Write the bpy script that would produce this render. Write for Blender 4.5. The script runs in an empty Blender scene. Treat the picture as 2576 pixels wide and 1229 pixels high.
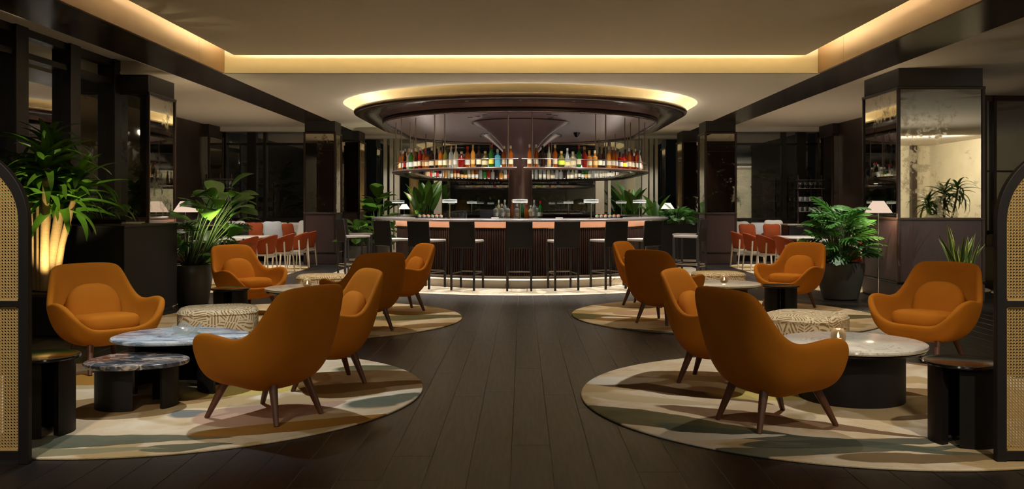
import bpy, bmesh, math, random
from mathutils import Vector, Matrix, Euler
from mathutils.geometry import tessellate_polygon
random.seed(7)
SC = bpy.context.scene
COL = SC.collection
PI = math.pi
def R(d): return math.radians(d)

# ------------------------------------------------------------------ camera, world, exposure
EYE, FPX, HX, HY = 1.33, 2313.0, 1313.0, 515.0     # eye height, focal length and vanishing point in the 2576 x 1229 frame
cam_data = bpy.data.cameras.new('camera'); cam = bpy.data.objects.new('camera', cam_data); COL.objects.link(cam)
cam.location = (0, 0, EYE); cam.rotation_euler = (PI/2, 0, 0)
cam_data.sensor_fit = 'HORIZONTAL'; cam_data.sensor_width = 36; cam_data.lens = 36*FPX/2576
cam_data.shift_x = -(HX-1288)/2576; cam_data.shift_y = -(614.5-HY)/2576
cam_data.clip_start = .05; cam_data.clip_end = 200
SC.camera = cam
w = bpy.data.worlds.new('night'); SC.world = w; w.use_nodes = True
w.node_tree.nodes['Background'].inputs[0].default_value = (.012, .012, .011, 1)
w.node_tree.nodes['Background'].inputs[1].default_value = .12
SC.view_settings.view_transform = 'Standard'; SC.view_settings.look = 'None'
SC.view_settings.gamma = 1; SC.view_settings.use_curve_mapping = False
SC.view_settings.exposure = 1.15
SC.cycles.caustics_reflective = False; SC.cycles.caustics_refractive = False
SC.cycles.sample_clamp_indirect = 3.0; SC.cycles.max_bounces = 8
SC.cycles.transparent_max_bounces = 12

def lamp(name, kind, loc, energy, color=(1, .8, .6), look=None, size=.1, size_y=None, spot=60, blend=.6, soft=.05, spread=None):
    d = bpy.data.lights.new(name, kind); d.energy = energy; d.color = color
    if kind == 'AREA':
        d.shape = 'RECTANGLE' if size_y else 'DISK'; d.size = size
        if size_y: d.size_y = size_y
        if spread: d.spread = R(spread)
    else: d.shadow_soft_size = soft
    if kind == 'SPOT': d.spot_size = R(spot); d.spot_blend = blend
    o = bpy.data.objects.new(name, d); COL.objects.link(o); o.location = loc
    if look: o.rotation_euler = (Vector(look)-Vector(loc)).to_track_quat('-Z', 'Y').to_euler()
    return o
WARM, AMBER, NEUT, COOL = (1, .9, .74), (1, .76, .48), (1, .95, .87), (.92, .97, 1)
# light hidden on the rim of the ceiling raft (cove)
def cove_strip(x0, y0, x1, y1, nx, ny, e):
    L = math.hypot(x1-x0, y1-y0); c = Vector(((x0+x1)/2, (y0+y1)/2, 3.50))
    d = bpy.data.lights.new('cove_light', 'AREA'); d.shape = 'RECTANGLE'; d.size = L; d.size_y = .04; d.energy = e; d.color = (1, .91, .72)
    o = bpy.data.objects.new('cove_light', d); COL.objects.link(o); o.location = c
    z = -Vector((nx*.25, ny*.25, 1)).normalized(); x = Vector((x1-x0, y1-y0, 0)).normalized(); y = z.cross(x)
    o.rotation_euler = Matrix((x, y, z)).transposed().to_euler()
cove_strip(-3.95, 12.80, 3.9, 12.80, 0, 1, 120)
cove_strip(-3.99, 6, -3.99, 12.8, -1, 0, 34)
cove_strip(3.93, 6, 3.93, 12.8, 1, 0, 34)
# ceiling downlights over the four seating groups
for (x, y, e, c) in ((-2.3, 7.0, 125, COOL), (2.1, 7.2, 100, NEUT), (-2.3, 11.2, 105, WARM), (2.4, 11.4, 105, WARM)):
    lamp('downlight', 'SPOT', (x, y, 3.36), e, c, (x, y-.15, 0), spot=78, blend=.8, soft=.04)
# soft downlights nearer to the entrance, lighting the cane screens
lamp('downlight', 'SPOT', (-2.4, 2.6, 3.36), 115, WARM, (-2.9, 4.9, .7), spot=55, blend=.9, soft=.06)
lamp('downlight', 'SPOT', (2.4, 2.6, 3.36), 115, WARM, (2.85, 4.9, .7), spot=55, blend=.9, soft=.06)
# broad unseen fill spots, added overhead to brighten the chair backs
for x in (-3.2, -1.1, 1.1, 3.2):
    lamp('entrance_fill', 'SPOT', (x, .6, 3.40), 40, WARM, (x*.9, 4.2, .5), spot=100, blend=1, soft=.12)
# bar: downlights in the canopy, over counter and stools
BX, BY0, BY1 = -.03, 17.54, 20.8
for k in range(9):
    a = R(180+20+17.5*k)
    for r, e in ((2.86, 150),):
        lamp('canopy_downlight', 'SPOT', (BX+r*math.cos(a), BY0+r*math.sin(a), 2.98), e, NEUT, (BX+(r+.02)*math.cos(a), BY0+(r+.02)*math.sin(a), 0), spot=86, blend=.8, soft=.03)
lamp('canopy_downlight', 'SPOT', (BX, 16.3, 2.86), 90, NEUT, (BX, 16.4, 1.1), spot=70, blend=.7, soft=.03)
lamp('canopy_downlight', 'SPOT', (BX, 21.6, 2.86), 130, NEUT, (BX, 23.2, 1.7), spot=130, blend=.7, soft=.03)
# lounges beyond the columns
for s in (-1, 1):
    for (x, y, e) in ((5.0, 17.6, 100), (5.0, 19.4, 100), (6.1, 20.9, 90), (6.5, 18.0, 90)):
        lamp('lounge_downlight', 'SPOT', (s*x, y, 3.18), e, NEUT, (s*x, y, 0), spot=85, blend=.7, soft=.04)
    lamp('aisle_downlight', 'SPOT', (s*5.2, 13.9 if s < 0 else 14.2, 3.18), 45, WARM, (s*4.8, 13.6, 0), spot=80, blend=.8, soft=.04)
# wall behind the viewer, seen in the antique mirrors
lamp('rear_wall_washer', 'AREA', (9.5, -.3, 3.1), 170, NEUT, (10.5, -3, 1.6), size=5, size_y=.2)
lamp('rear_wall_washer', 'AREA', (-8, -.3, 3.1), 60, WARM, (-9, -3, 1.6), size=4, size_y=.2)
lamp('rear_ceiling_fill', 'SPOT', (8.7, 3.4, .15), 150, NEUT, (8.6, 5.6, 3.2), spot=130, blend=1, soft=.05)  # unseen spot, added to brighten the ceiling mirrored in the large column
for x in (-3.6, -2.3, 2.25, 3.5):  # unseen spots, added to brighten the cream door posts and nearby plants
    lamp('door_fill', 'SPOT', (x, 24.0, 3.16), 42, NEUT, (x, 24.6, .6), spot=80, blend=.8, soft=.04)
# plant uplights
lamp('plant_uplight', 'SPOT', (-4.74, 9.22, .50), 44, (1, .86, .5), (-4.98, 9.62, 1.30), spot=85, blend=.9, soft=.02)
lamp('plant_uplight', 'SPOT', (-3.9, 12.0, 1.0), 22, (1, .9, .5), (-4.2, 12.4, 1.2), spot=120, blend=.9, soft=.03)
lamp('plant_uplight', 'SPOT', (4.3, 12.2, 3.1), 170, (.95, 1, .85), (4.62, 13.0, .8), spot=44, blend=.9, soft=.03)
lamp('plant_uplight', 'SPOT', (5.4, 10.6, 3.1), 110, (1, .97, .86), (5.65, 12.3, .6), spot=52, blend=.9, soft=.03)
lamp('plant_uplight', 'SPOT', (-3.6, 20.9, .5), 30, (1, .95, .6), (-3.5, 21.6, 1.4), spot=100, blend=.9, soft=.03)
lamp('plant_uplight', 'SPOT', (3.3, 19.6, 2.9), 60, (1, 1, .8), (3.2, 19.9, 1), spot=45, blend=.9, soft=.03)
lamp('palm_uplight', 'SPOT', (-3.3, 27.0, .2), 160, AMBER, (-3.5, 28.4, 2.4), spot=50, blend=.8)
lamp('palm_uplight', 'SPOT', (3.6, 27.0, .2), 70, AMBER, (3.5, 28.4, 2.4), spot=50, blend=.8)
lamp('garden_light', 'SPOT', (0, 27.0, 4.2), 60, (.8, 1, .6), (0, 31, .8), spot=120, blend=.9)

# ------------------------------------------------------------------ helpers
def tag(o, label=None, cat=None, group=None, kind=None):
    if label: o['label'] = label
    if cat: o['category'] = cat
    if group: o['group'] = group
    if kind: o['kind'] = kind
    return o
def thing(name, label=None, cat=None, loc=(0, 0, 0), rz=0, group=None, kind=None):
    o = bpy.data.objects.new(name, None); COL.objects.link(o); o.empty_display_size = .1
    o.location = loc; o.rotation_euler = (0, 0, rz)
    return tag(o, label, cat, group, kind)
def kids(o): return [c for c in bpy.data.objects if c.parent is o] if not o.children else list(o.children)
def copy_tree(o, parent=None):
    c = o.copy(); COL.objects.link(c); c.parent = parent
    for ch in list(o.children): copy_tree(ch, c)
    return c
class MB:
    def __init__(s): s.v = []; s.f = []
    def add(s, vs, fs, M=None):
        n = len(s.v)
        s.v += [tuple(M @ Vector(p)) if M else tuple(p) for p in vs]
        s.f += [tuple(i+n for i in f) for f in fs]; return s
    def box(s, x0, y0, z0, x1, y1, z1, M=None):
        return s.add([(x0,y0,z0),(x1,y0,z0),(x1,y1,z0),(x0,y1,z0),(x0,y0,z1),(x1,y0,z1),(x1,y1,z1),(x0,y1,z1)],
                     [(0,3,2,1),(4,5,6,7),(0,1,5,4),(1,2,6,5),(2,3,7,6),(3,0,4,7)], M)
    def lathe(s, prof, n=24, c=(0,0,0), M=None, cap=True, sx=1, sy=1):
        vs = []; fs = []
        for (r, z) in prof:
            for k in range(n):
                a = 2*PI*k/n; vs.append((c[0]+sx*r*math.cos(a), c[1]+sy*r*math.sin(a), c[2]+z))
        for i in range(len(prof)-1):
            for k in range(n):
                k2 = (k+1) % n; fs.append((i*n+k, i*n+k2, (i+1)*n+k2, (i+1)*n+k))
        if cap:
            fs.append(tuple(range(n-1, -1, -1))); fs.append(tuple((len(prof)-1)*n+k for k in range(n)))
        return s.add(vs, fs, M)
    def cone(s, p, q, r0, r1, n=12):
        p, q = Vector(p), Vector(q); d = q-p
        M = Matrix.Translation(p) @ d.to_track_quat('Z', 'Y').to_matrix().to_4x4()
        return s.lathe([(r0, 0), (r1, d.length)], n, M=M)
    def tube(s, pts, r, n=8, closed=False):
        pts = [Vector(p) for p in pts]; m = len(pts); rr = r if isinstance(r, (list, tuple)) else [r]*m
        vs = []; fs = []; up = None
        for i, p in enumerate(pts):
            t = (pts[(i+1) % m]-pts[i-1]) if (closed or 0 < i < m-1) else (pts[1]-pts[0] if i == 0 else pts[-1]-pts[-2])
            t.normalize()
            if up is None: up = t.orthogonal().normalized()
            up = (up - t*up.dot(t)); up = up.normalized() if up.length > 1e-6 else t.orthogonal().normalized()
            b = t.cross(up)
            for k in range(n):
                a = 2*PI*k/n; vs.append(p+rr[i]*(math.cos(a)*up+math.sin(a)*b))
        for i in range(m if closed else m-1):
            j = (i+1) % m
            for k in range(n):
                k2 = (k+1) % n; fs.append((i*n+k, i*n+k2, j*n+k2, j*n+k))
        if not closed: fs.append(tuple(range(n-1,-1,-1))); fs.append(tuple((m-1)*n+k for k in range(n)))
        return s.add(vs, fs)
    def prism(s, out, z0, z1, M=None):
        n = len(out)
        vs = [(x, y, z0) for x, y in out]+[(x, y, z1) for x, y in out]
        fs = [tuple(range(n-1,-1,-1)), tuple(range(n, 2*n))]+[(i, (i+1) % n, n+(i+1) % n, n+i) for i in range(n)]
        return s.add(vs, fs, M)
    def grid(s, rows, closed_u=False, closed_v=False):
        m, n = len(rows), len(rows[0]); vs = [p for r in rows for p in r]; fs = []
        for i in range(m if closed_v else m-1):
            for k in range(n if closed_u else n-1):
                i2, k2 = (i+1) % m, (k+1) % n
                fs.append((i*n+k, i*n+k2, i2*n+k2, i2*n+k))
        return s.add(vs, fs)
    def mesh(s, name, mat=None, smooth=None):
        me = bpy.data.meshes.new(name); me.from_pydata([tuple(p) for p in s.v], [], s.f); me.update()
        if mat: me.materials.append(mat)
        if smooth is not None:
            me.polygons.foreach_set('use_smooth', [True]*len(me.polygons))
            if smooth < 180: me.set_sharp_from_angle(angle=R(smooth))
        return me
def put(name, me, parent=None, loc=(0,0,0), rot=(0,0,0), scale=None, M=None):
    o = bpy.data.objects.new(name, me); COL.objects.link(o); o.parent = parent
    if M is not None: o.matrix_basis = M
    else:
        o.location = loc; o.rotation_euler = rot
        if scale: o.scale = scale if isinstance(scale, (tuple, list, Vector)) else (scale,)*3
    return o
def obj(name, mb, mat, parent=None, smooth=None, bevel=0, seg=2, loc=(0,0,0), rot=(0,0,0), sub=0):
    o = put(name, mb.mesh(name, mat, smooth), parent, loc, rot)
    if bevel:
        m = o.modifiers.new('bevel', 'BEVEL'); m.width = bevel; m.segments = seg; m.limit_method = 'ANGLE'; m.angle_limit = R(40)
    if sub:
        m = o.modifiers.new('sub', 'SUBSURF'); m.levels = sub; m.render_levels = sub
    return o
def G(px, py, h=0.0):
    D = (EYE-h)*FPX/(py-HY); return ((px-HX)*D/FPX, D)
def superell(a, b, n, m=40, ph=0):
    out = []
    for k in range(m):
        t = 2*PI*k/m; c, s = math.cos(t), math.sin(t)
        x = a*math.copysign(abs(c)**(2/n), c); y = b*math.copysign(abs(s)**(2/n), s)
        out.append((x*math.cos(ph)-y*math.sin(ph), x*math.sin(ph)+y*math.cos(ph)))
    return out
def puff(a, b, c, e_plan=.6, e_vert=.6, nu=28, nv=12, M=None, mb=None):
    mb = mb or MB(); rows = []
    f = lambda w, e: math.copysign(abs(w)**e, w)
    for i in range(nv+1):
        t = -PI/2+PI*i/nv; rows.append([(a*f(math.cos(t), e_vert)*f(math.cos(2*PI*k/nu), e_plan), b*f(math.cos(t), e_vert)*f(math.sin(2*PI*k/nu), e_plan), c*f(math.sin(t), e_vert)) for k in range(nu)])
    n0 = len(mb.v); mb.grid(rows, closed_u=True)
    if M is not None: mb.v[n0:] = [tuple(M @ Vector(p)) for p in mb.v[n0:]]
    return mb

# ------------------------------------------------------------------ materials
def srgb(r, g, b):
    f = lambda c: (c/255/12.92) if c/255 <= .04045 else ((c/255+.055)/1.055)**2.4
    return (f(r), f(g), f(b), 1)
class NT:
    def __init__(s, name):
        s.m = bpy.data.materials.new(name); s.m.use_nodes = True; s.t = s.m.node_tree; s.t.nodes.clear()
        s.out = s.t.nodes.new('ShaderNodeOutputMaterial')
    def n(s, typ, ins=None, **props):
        nd = s.t.nodes.new('ShaderNode'+typ)
        for k, v in props.items(): setattr(nd, k, v)
        for k, v in (ins or {}).items():
            i = nd.inputs[k]
            if isinstance(v, bpy.types.NodeSocket): s.t.links.new(v, i)
            else: i.default_value = v
        return nd
    def math(s, op, a, b=0.0, c=None):
        d = {0: a, 1: b}
        if c is not None: d[2] = c
        return s.n('Math', d, operation=op).outputs[0]
    def mix(s, f, a, b):
        nd = s.n('Mix', {0: f}, data_type='RGBA')
        for i, v in ((6, a), (7, b)):
            if isinstance(v, bpy.types.NodeSocket): s.t.links.new(v, nd.inputs[i])
            else: nd.inputs[i].default_value = v
        return nd.outputs[2]
    def ramp(s, f, stops, interp='LINEAR'):
        nd = s.n('ValToRGB', {0: f}); cr = nd.color_ramp; cr.interpolation = interp
        while len(cr.elements) < len(stops): cr.elements.new(.5)
        for e, (p, c) in zip(cr.elements, stops): e.position = p; e.color = c
        return nd.outputs[0]
    def co(s, kind='Object', scale=(1,1,1)):
        return s.n('Mapping', {'Vector': s.n('TexCoord').outputs[kind], 'Scale': scale}).outputs[0]
    def noise(s, vec, sc, det=3, rough=.5, dist=0):
        return s.n('TexNoise', {'Vector': vec, 'Scale': sc, 'Detail': det, 'Roughness': rough, 'Distortion': dist})
    def bump(s, h, st=.2, d=.01): return s.n('Bump', {'Height': h, 'Strength': st, 'Distance': d}).outputs[0]
    def pbr(s, **k):
        nd = s.n('BsdfPrincipled')
        for key, v in k.items():
            i = nd.inputs[key.replace('_', ' ')]
            if isinstance(v, bpy.types.NodeSocket): s.t.links.new(v, i)
            else: i.default_value = v
        return nd.outputs[0]
    def done(s, sh): s.t.links.new(sh, s.out.inputs[0]); return s.m
def simple(name, col, rough=.5, metal=0, var=.08, sc=6, bump=0, spec=.5, **kw):
    t = NT(name); n = t.noise(t.co(), sc, 4).outputs[0]
    d = tuple(c*(1-var*2) for c in col[:3])+(1,)
    c = t.mix(n, d, col)
    k = dict(Base_Color=c, Roughness=rough, Metallic=metal, **kw); k['Specular IOR Level'.replace(' ', '_')] = spec
    if bump: k['Normal'] = t.bump(t.noise(t.co(), sc*12, 3).outputs[0], bump, .003)
    return t.done(t.pbr(**k))
def emit(name, col, st):
    t = NT(name); return t.done(t.n('Emission', {0: col, 1: st}).outputs[0])
def velvet(name, col, sheen=.5):
    t = NT(name); co = t.co(); n = t.noise(co, 5, 3).outputs[0]
    c = t.mix(n, tuple(x*.8 for x in col[:3])+(1,), col)
    return t.done(t.pbr(Base_Color=c, Roughness=.85, Sheen_Weight=sheen, Sheen_Roughness=.4, Sheen_Tint=col, Specular_IOR_Level=.15,
                        Normal=t.bump(t.noise(co, 260, 2).outputs[0], .12, .002)))
def plank_mat():
    t = NT('dark_oak'); oi = t.n('ObjectInfo').outputs['Random']
    co = t.n('Mapping', {'Vector': t.n('TexCoord').outputs['Object'], 'Scale': (14, .9, 14)}).outputs[0]
    g = t.noise(co, 3, 6, .6, .4).outputs[0]
    c = t.mix(g, srgb(22, 19, 18), srgb(36, 31, 29)); c2 = t.mix(g, srgb(24, 20, 19), srgb(40, 34, 31))
    return t.done(t.pbr(Base_Color=t.mix(oi, c, c2), Roughness=t.math('MULTIPLY_ADD', g, .2, .32), Specular_IOR_Level=.36, Normal=t.bump(g, .08, .004)))
def wood(name, a, b, rough=.4, axis=(3, 3, .35), spec=.5):
    t = NT(name); g = t.noise(t.co(scale=axis), 8, 6, .6, .6).outputs[0]
    return t.done(t.pbr(Base_Color=t.mix(g, a, b), Roughness=rough, Specular_IOR_Level=spec, Normal=t.bump(g, .06, .003)))
def marble(name, stops, vein, sc=1.6, rough=.12, vw=.04, vsc=2.2, stretch=(1, 1, 1), spec=.5):
    t = NT(name); co = t.co(scale=stretch); d = t.noise(co, 1.5*sc, 4, .55).outputs[1]
    v = t.n('VectorMath', {0: co, 1: t.n('VectorMath', {0: d, 'Scale': .7}, operation='SCALE').outputs[0]}, operation='ADD').outputs[0]
    base = t.ramp(t.noise(v, 2.2*sc, 6, .62, 1.2).outputs[0], stops)
    n2 = t.noise(v, vsc*sc, 5, .5, 1.0).outputs[0]
    a = t.math('ABSOLUTE', t.math('SUBTRACT', n2, .5)); m = t.math('SUBTRACT', 1, t.math('SMOOTH_MIN', t.math('DIVIDE', a, vw), 1.0, .2)); 
    m = t.math('MAXIMUM', m, 0)
    return t.done(t.pbr(Base_Color=t.mix(m, base, vein), Roughness=rough, Specular_IOR_Level=spec))
def antique_mirror():
    t = NT('antique_mirror'); co = t.co(); n = t.noise(co, 9, 10, .72, .3).outputs[0]; n2 = t.noise(co, 1.6, 3).outputs[0]
    f = t.ramp(t.math('MULTIPLY_ADD', n2, .5, t.math('MULTIPLY', n, .75)), [(.66, (0,0,0,1)), (.80, (1,1,1,1))])
    c = t.mix(f, srgb(198, 194, 180), srgb(146, 138, 122))
    return t.done(t.pbr(Base_Color=c, Metallic=1.0, Roughness=t.math('MULTIPLY_ADD', f, .2, .015)))
def window_glass(name='window_glass', refl=.12, tint=(.8,.84,.82,1)):
    t = NT(name); fr = t.n('LayerWeight', {'Blend': .35}).outputs['Fresnel']
    k = t.math('MINIMUM', t.math('MULTIPLY_ADD', fr, .8, refl), .9)
    tr = t.n('BsdfTransparent', {0: tint}).outputs[0]; gl = t.n('BsdfGlossy', {0: (.9,.9,.88,1), 'Roughness': .02}).outputs[0]
    return t.done(t.n('MixShader', {0: k, 1: tr, 2: gl}).outputs[0])
def bottle_glass(name, col, solid=.55, rough=.12):
    t = NT(name); tr = t.n('BsdfTransparent', {0: tuple(.35+.65*c for c in col[:3])+(1,)}).outputs[0]
    p = t.pbr(Base_Color=col, Roughness=rough, Specular_IOR_Level=.8, Coat_Weight=.6)
    tl = t.n('BsdfTranslucent', {0: col}).outputs[0]
    a = t.n('MixShader', {0: .45, 1: p, 2: tl}).outputs[0]
    fr = t.n('LayerWeight', {'Blend': .3}).outputs['Facing']
    k = t.math('MINIMUM', t.math('MULTIPLY_ADD', fr, .4, solid), 1)
    return t.done(t.n('MixShader', {0: k, 1: tr, 2: a}).outputs[0])
def leaf_mat(name, a, b, trans=.35, rough=.35, edge=None):
    t = NT(name); oi = t.n('ObjectInfo').outputs['Random']; co = t.co()
    n = t.noise(co, 7, 3).outputs[0]
    c = t.mix(t.math('MULTIPLY_ADD', n, .5, t.math('MULTIPLY', oi, .5)), a, b)
    if edge:
        x = t.math('ABSOLUTE', t.n('SeparateXYZ', {0: t.n('TexCoord').outputs['UV']}).outputs[0])
        c = t.mix(t.math('GREATER_THAN', x, .74), c, edge)
    p = t.pbr(Base_Color=c, Roughness=rough, Specular_IOR_Level=.5); tl = t.n('BsdfTranslucent', {0: t.mix(.5, c, b)}).outputs[0]
    return t.done(t.n('MixShader', {0: trans, 1: p, 2: tl}).outputs[0])
def ottoman_mat():
    t = NT('woven_pattern'); co = t.co()
    d = t.noise(co, 9, 2).outputs[1]
    v = t.n('VectorMath', {0: co, 1: t.n('VectorMath', {0: d, 'Scale': .014}, operation='SCALE').outputs[0]}, operation='ADD').outputs[0]
    vo = t.n('TexVoronoi', {'Vector': v, 'Scale': 11.0, 'Randomness': 1}, feature='F1')
    dr = t.n('VectorMath', {0: t.n('VectorMath', {0: vo.outputs['Color'], 1: (.5,.5,.5)}, operation='SUBTRACT').outputs[0]}, operation='NORMALIZE').outputs[0]
    dt = t.n('VectorMath', {0: v, 1: dr}, operation='DOT_PRODUCT').outputs['Value']
    s = t.math('SINE', t.math('MULTIPLY', dt, 300))
    f = t.ramp(s, [(.02, (0,0,0,1)), (.25, (1,1,1,1))])
    ed = t.n('TexVoronoi', {'Vector': v, 'Scale': 11.0, 'Randomness': 1}, feature='DISTANCE_TO_EDGE').outputs[0]
    f = t.math('MULTIPLY', f, t.math('GREATER_THAN', ed, .035))
    wv = t.noise(co, 300, 2).outputs[0]
    return t.done(t.pbr(Base_Color=t.mix(f, srgb(224, 208, 172), srgb(158, 122, 76)), Roughness=.9, Normal=t.bump(t.math('ADD', wv, f), .25, .003)))
def rug_mat(name, shapes, base=srgb(220, 196, 160)):
    t = NT(name); co = t.co(); d = t.noise(co, 1.1, 4, .55).outputs[1]
    v = t.n('VectorMath', {0: co, 1: t.n('VectorMath', {0: t.n('VectorMath', {0: d, 1: (.5,.5,.5)}, operation='SUBTRACT').outputs[0], 'Scale': .32}, operation='SCALE').outputs[0]}, operation='ADD').outputs[0]
    wash = t.noise(v, 2.2, 4, .6, .5).outputs[0]
    c = t.mix(t.ramp(wash, [(.40, (0,0,0,1)), (.60, (1,1,1,1))]), base, srgb(234, 220, 194))
    c = t.mix(t.ramp(t.noise(v, 1.3, 2).outputs[0], [(.52, (0,0,0,1)), (.55, (.9,.9,.9,1))]), c, srgb(190, 164, 118))
    for (cx, cy, ang, a, b, col, soft) in shapes:
        m = t.n('Mapping', {'Vector': v, 'Location': (cx, cy, 0), 'Rotation': (0, 0, ang), 'Scale': (a, b, 1000)}, vector_type='TEXTURE').outputs[0]
        xy = t.n('SeparateXYZ', {0: m})
        x, y = xy.outputs[0], xy.outputs[1]
        # leaf outline: narrows towards one end
        yy = t.math('DIVIDE', y, t.math('MAXIMUM', t.math('MULTIPLY_ADD', x, -.45, .75), .1))
        r = t.math('SQRT', t.math('ADD', t.math('MULTIPLY', x, x), t.math('MULTIPLY', yy, yy)))
        k = t.n('MapRange', {'Value': r, 1: 1.0-soft, 2: 1.0, 3: 1.0, 4: 0.0}).outputs[0]
        k = t.math('MULTIPLY', k, t.math('MULTIPLY_ADD', wash, .35, .75)); k = t.math('MINIMUM', k, 1)
        c = t.mix(k, c, col)
    pile = t.noise(co, 110, 3, .7).outputs[0]
    c = t.mix(t.math('MULTIPLY', pile, .16), c, srgb(120, 104, 82))
    return t.done(t.pbr(Base_Color=c, Roughness=1.0, Specular_IOR_Level=0.0, Normal=t.bump(pile, .5, .008)))

M = {}
M['plank'] = plank_mat()
M['subfloor'] = simple('subfloor', srgb(196, 176, 156), .8)  # pale tone stands in for highlights along the plank bevels
M['velvet'] = velvet('mustard_velvet', srgb(186, 112, 25), .15)
M['velvet2'] = velvet('mustard_velvet_cushion', srgb(188, 112, 25), .15)
M['walnut'] = wood('walnut', srgb(62, 36, 24), srgb(112, 70, 48), .4)
M['black_wood'] = wood('black_stained_wood', srgb(22, 19, 18), srgb(34, 30, 28), .55, spec=.25)
M['black_gloss'] = simple('black_lacquer', srgb(22, 17, 15), .16)
M['brown_panel'] = wood('aubergine_veneer', srgb(52, 36, 36), srgb(72, 52, 50), .42, (2, 2, .3))
M['frame_wood'] = wood('dark_frame_wood', srgb(34, 22, 18), srgb(56, 36, 28), .32)
M['crown'] = simple('crown_paint', srgb(50, 43, 40), .5)
M['bronze'] = simple('bronze_laminate', srgb(70, 58, 50), .22, .35, spec=.6)
M['bronze_panel'] = simple('bronze_panel', srgb(128, 96, 62), .38, .45)
M['ceil'] = simple('ceiling_paint', srgb(228, 217, 200), .8, var=.02)
M['raft'] = simple('raft_paint', srgb(214, 200, 174), .7, var=.03)
M['cove'] = simple('cove_paint', srgb(228, 214, 180), .8, var=.02)
M['white_paint'] = simple('white_paint', srgb(225, 220, 210), .6, var=.02)
M['mirror'] = antique_mirror()
M['glass'] = window_glass()
M['smoked'] = window_glass('smoked_mirror_glass', .55, (.1,.1,.1,1))
M['dark_frame'] = simple('dark_window_frame', srgb(36, 30, 27), .35, .3)
M['cream_frame'] = simple('cream_window_frame', srgb(206, 196, 174), .5)
M['canopy'] = simple('aubergine_lacquer', srgb(150, 120, 118), .28, .35, spec=.7)
M['canopy_rim'] = simple('bronze_rim', srgb(84, 66, 58), .24, .5)
M['copper'] = simple('copper_leather', srgb(196, 140, 112), .45, .1)
M['flute'] = wood('fluted_walnut', srgb(38, 24, 20), srgb(66, 44, 38), .3)
M['counter'] = simple('pewter_counter', srgb(150, 145, 146), .22, .6)
M['counter_edge'] = simple('dark_pewter_edge', srgb(116, 106, 104), .26, .7)
M['marble_floor'] = marble('cream_marble', [(.35, srgb(222, 206, 180)), (.7, srgb(236, 226, 208))], srgb(150, 120, 86), .9, .3, .012, 1.4)
M['marble_white'] = marble('white_marble', [(.3, srgb(226, 218, 202)), (.7, srgb(238, 232, 220))], srgb(196, 186, 170), 1.3, .14, .012)
M['marble_blue'] = marble('blue_marble', [(.30, srgb(46, 56, 68)), (.41, srgb(120, 136, 154)), (.50, srgb(176, 192, 206)), (.60, srgb(220, 228, 234)), (.7, srgb(140, 158, 176))], srgb(214, 222, 226), 1.5, .2, .03, 2.2, (.7, 2.4, 1), .3)
M['marble_dark'] = marble('slate_marble', [(.3, srgb(28, 30, 34)), (.48, srgb(64, 68, 76)), (.62, srgb(112, 114, 120)), (.75, srgb(150, 150, 152))], srgb(206, 190, 176), 1.9, .2, .04, 1.2, (1, 1.8, 1), .3)
M['leather'] = simple('black_leather', srgb(30, 28, 27), .5, bump=.1, spec=.35)
M['leather_seat'] = simple('grey_leather', srgb(128, 120, 114), .4, bump=.1)
M['chrome'] = simple('chrome', srgb(210, 208, 205), .12, 1, var=.02)
M['brass'] = simple('brass', srgb(176, 132, 58), .2, 1, var=.05)
M['steel'] = simple('brushed_steel', srgb(170, 160, 150), .3, 1, var=.04)
M['clear'] = bottle_glass('clear_glass', srgb(215, 218, 214), .22, .05)
M['smoke_glass'] = bottle_glass('smoke_glass', srgb(120, 110, 96), .16, .05)
M['rattan'] = simple('rattan', srgb(198, 164, 100), .6, var=.12, sc=30)
M['ottoman'] = ottoman_mat()
M['rust'] = velvet('rust_velvet', srgb(170, 80, 42), .2)
M['cream_cloth'] = simple('cream_linen', srgb(226, 218, 204), .9, bump=.2)
M['grey_cloth'] = simple('pale_linen', srgb(205, 205, 205), .9, bump=.2)
M['olive_cloth'] = simple('olive_cloth', srgb(70, 66, 46), .9, bump=.2)
M['white_wood'] = wood('white_ash', srgb(214, 204, 186), srgb(236, 228, 212), .5)
M['pot'] = simple('charcoal_planter', srgb(80, 78, 73), .34)
M['soil'] = simple('bark_mulch', srgb(74, 60, 46), .95, var=.3, sc=40, bump=.8)
M['bark'] = wood('cane_bark', srgb(110, 84, 50), srgb(176, 140, 88), .8, (2, 2, 9))
M['palm_bark'] = wood('palm_bark', srgb(92, 76, 54), srgb(156, 128, 88), .9, (2, 2, 9))
M['stem'] = simple('green_stem', srgb(52, 70, 34), .55)
M['leaf_strap'] = leaf_mat('strap_leaf', srgb(34, 78, 22), srgb(104, 148, 46), .35, .3)
M['leaf_big'] = leaf_mat('broad_leaf', srgb(36, 80, 28), srgb(98, 142, 50), .35, .42)
M['leaf_dark'] = leaf_mat('split_leaf', srgb(26, 66, 28), srgb(78, 132, 52), .3, .45)
M['leaf_sword'] = leaf_mat('sword_leaf', srgb(40, 74, 38), srgb(104, 132, 66), .15, .35, srgb(206, 200, 104))
M['hedge'] = leaf_mat('hedge_leaf', srgb(24, 40, 16), srgb(60, 84, 30), .3, .5)
M['shade'] = emit('lamp_shade', (1, .74, .56, 1), .38)
M['shade_white'] = emit('white_lamp_shade', (1, .9, .76, 1), .55)
M['lampglow'] = emit('lamp_glow', (1, .95, .85, 1), .9)
M['led'] = emit('led_strip', (1, .86, .68, 1), 14)
M['led_white'] = emit('shelf_led', (1, .92, .8, 1), 13)
M['led_cove'] = emit('cove_led', (1, .9, .70, 1), 10)
M['flame'] = emit('candle_flame', (1, .66, .26, 1), 14)
M['wax'] = simple('wax', srgb(240, 224, 190), .6)
M['screen'] = simple('dark_screen', srgb(26, 26, 30), .12)
M['earth'] = simple('night_ground', srgb(26, 26, 20), .95)
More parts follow.
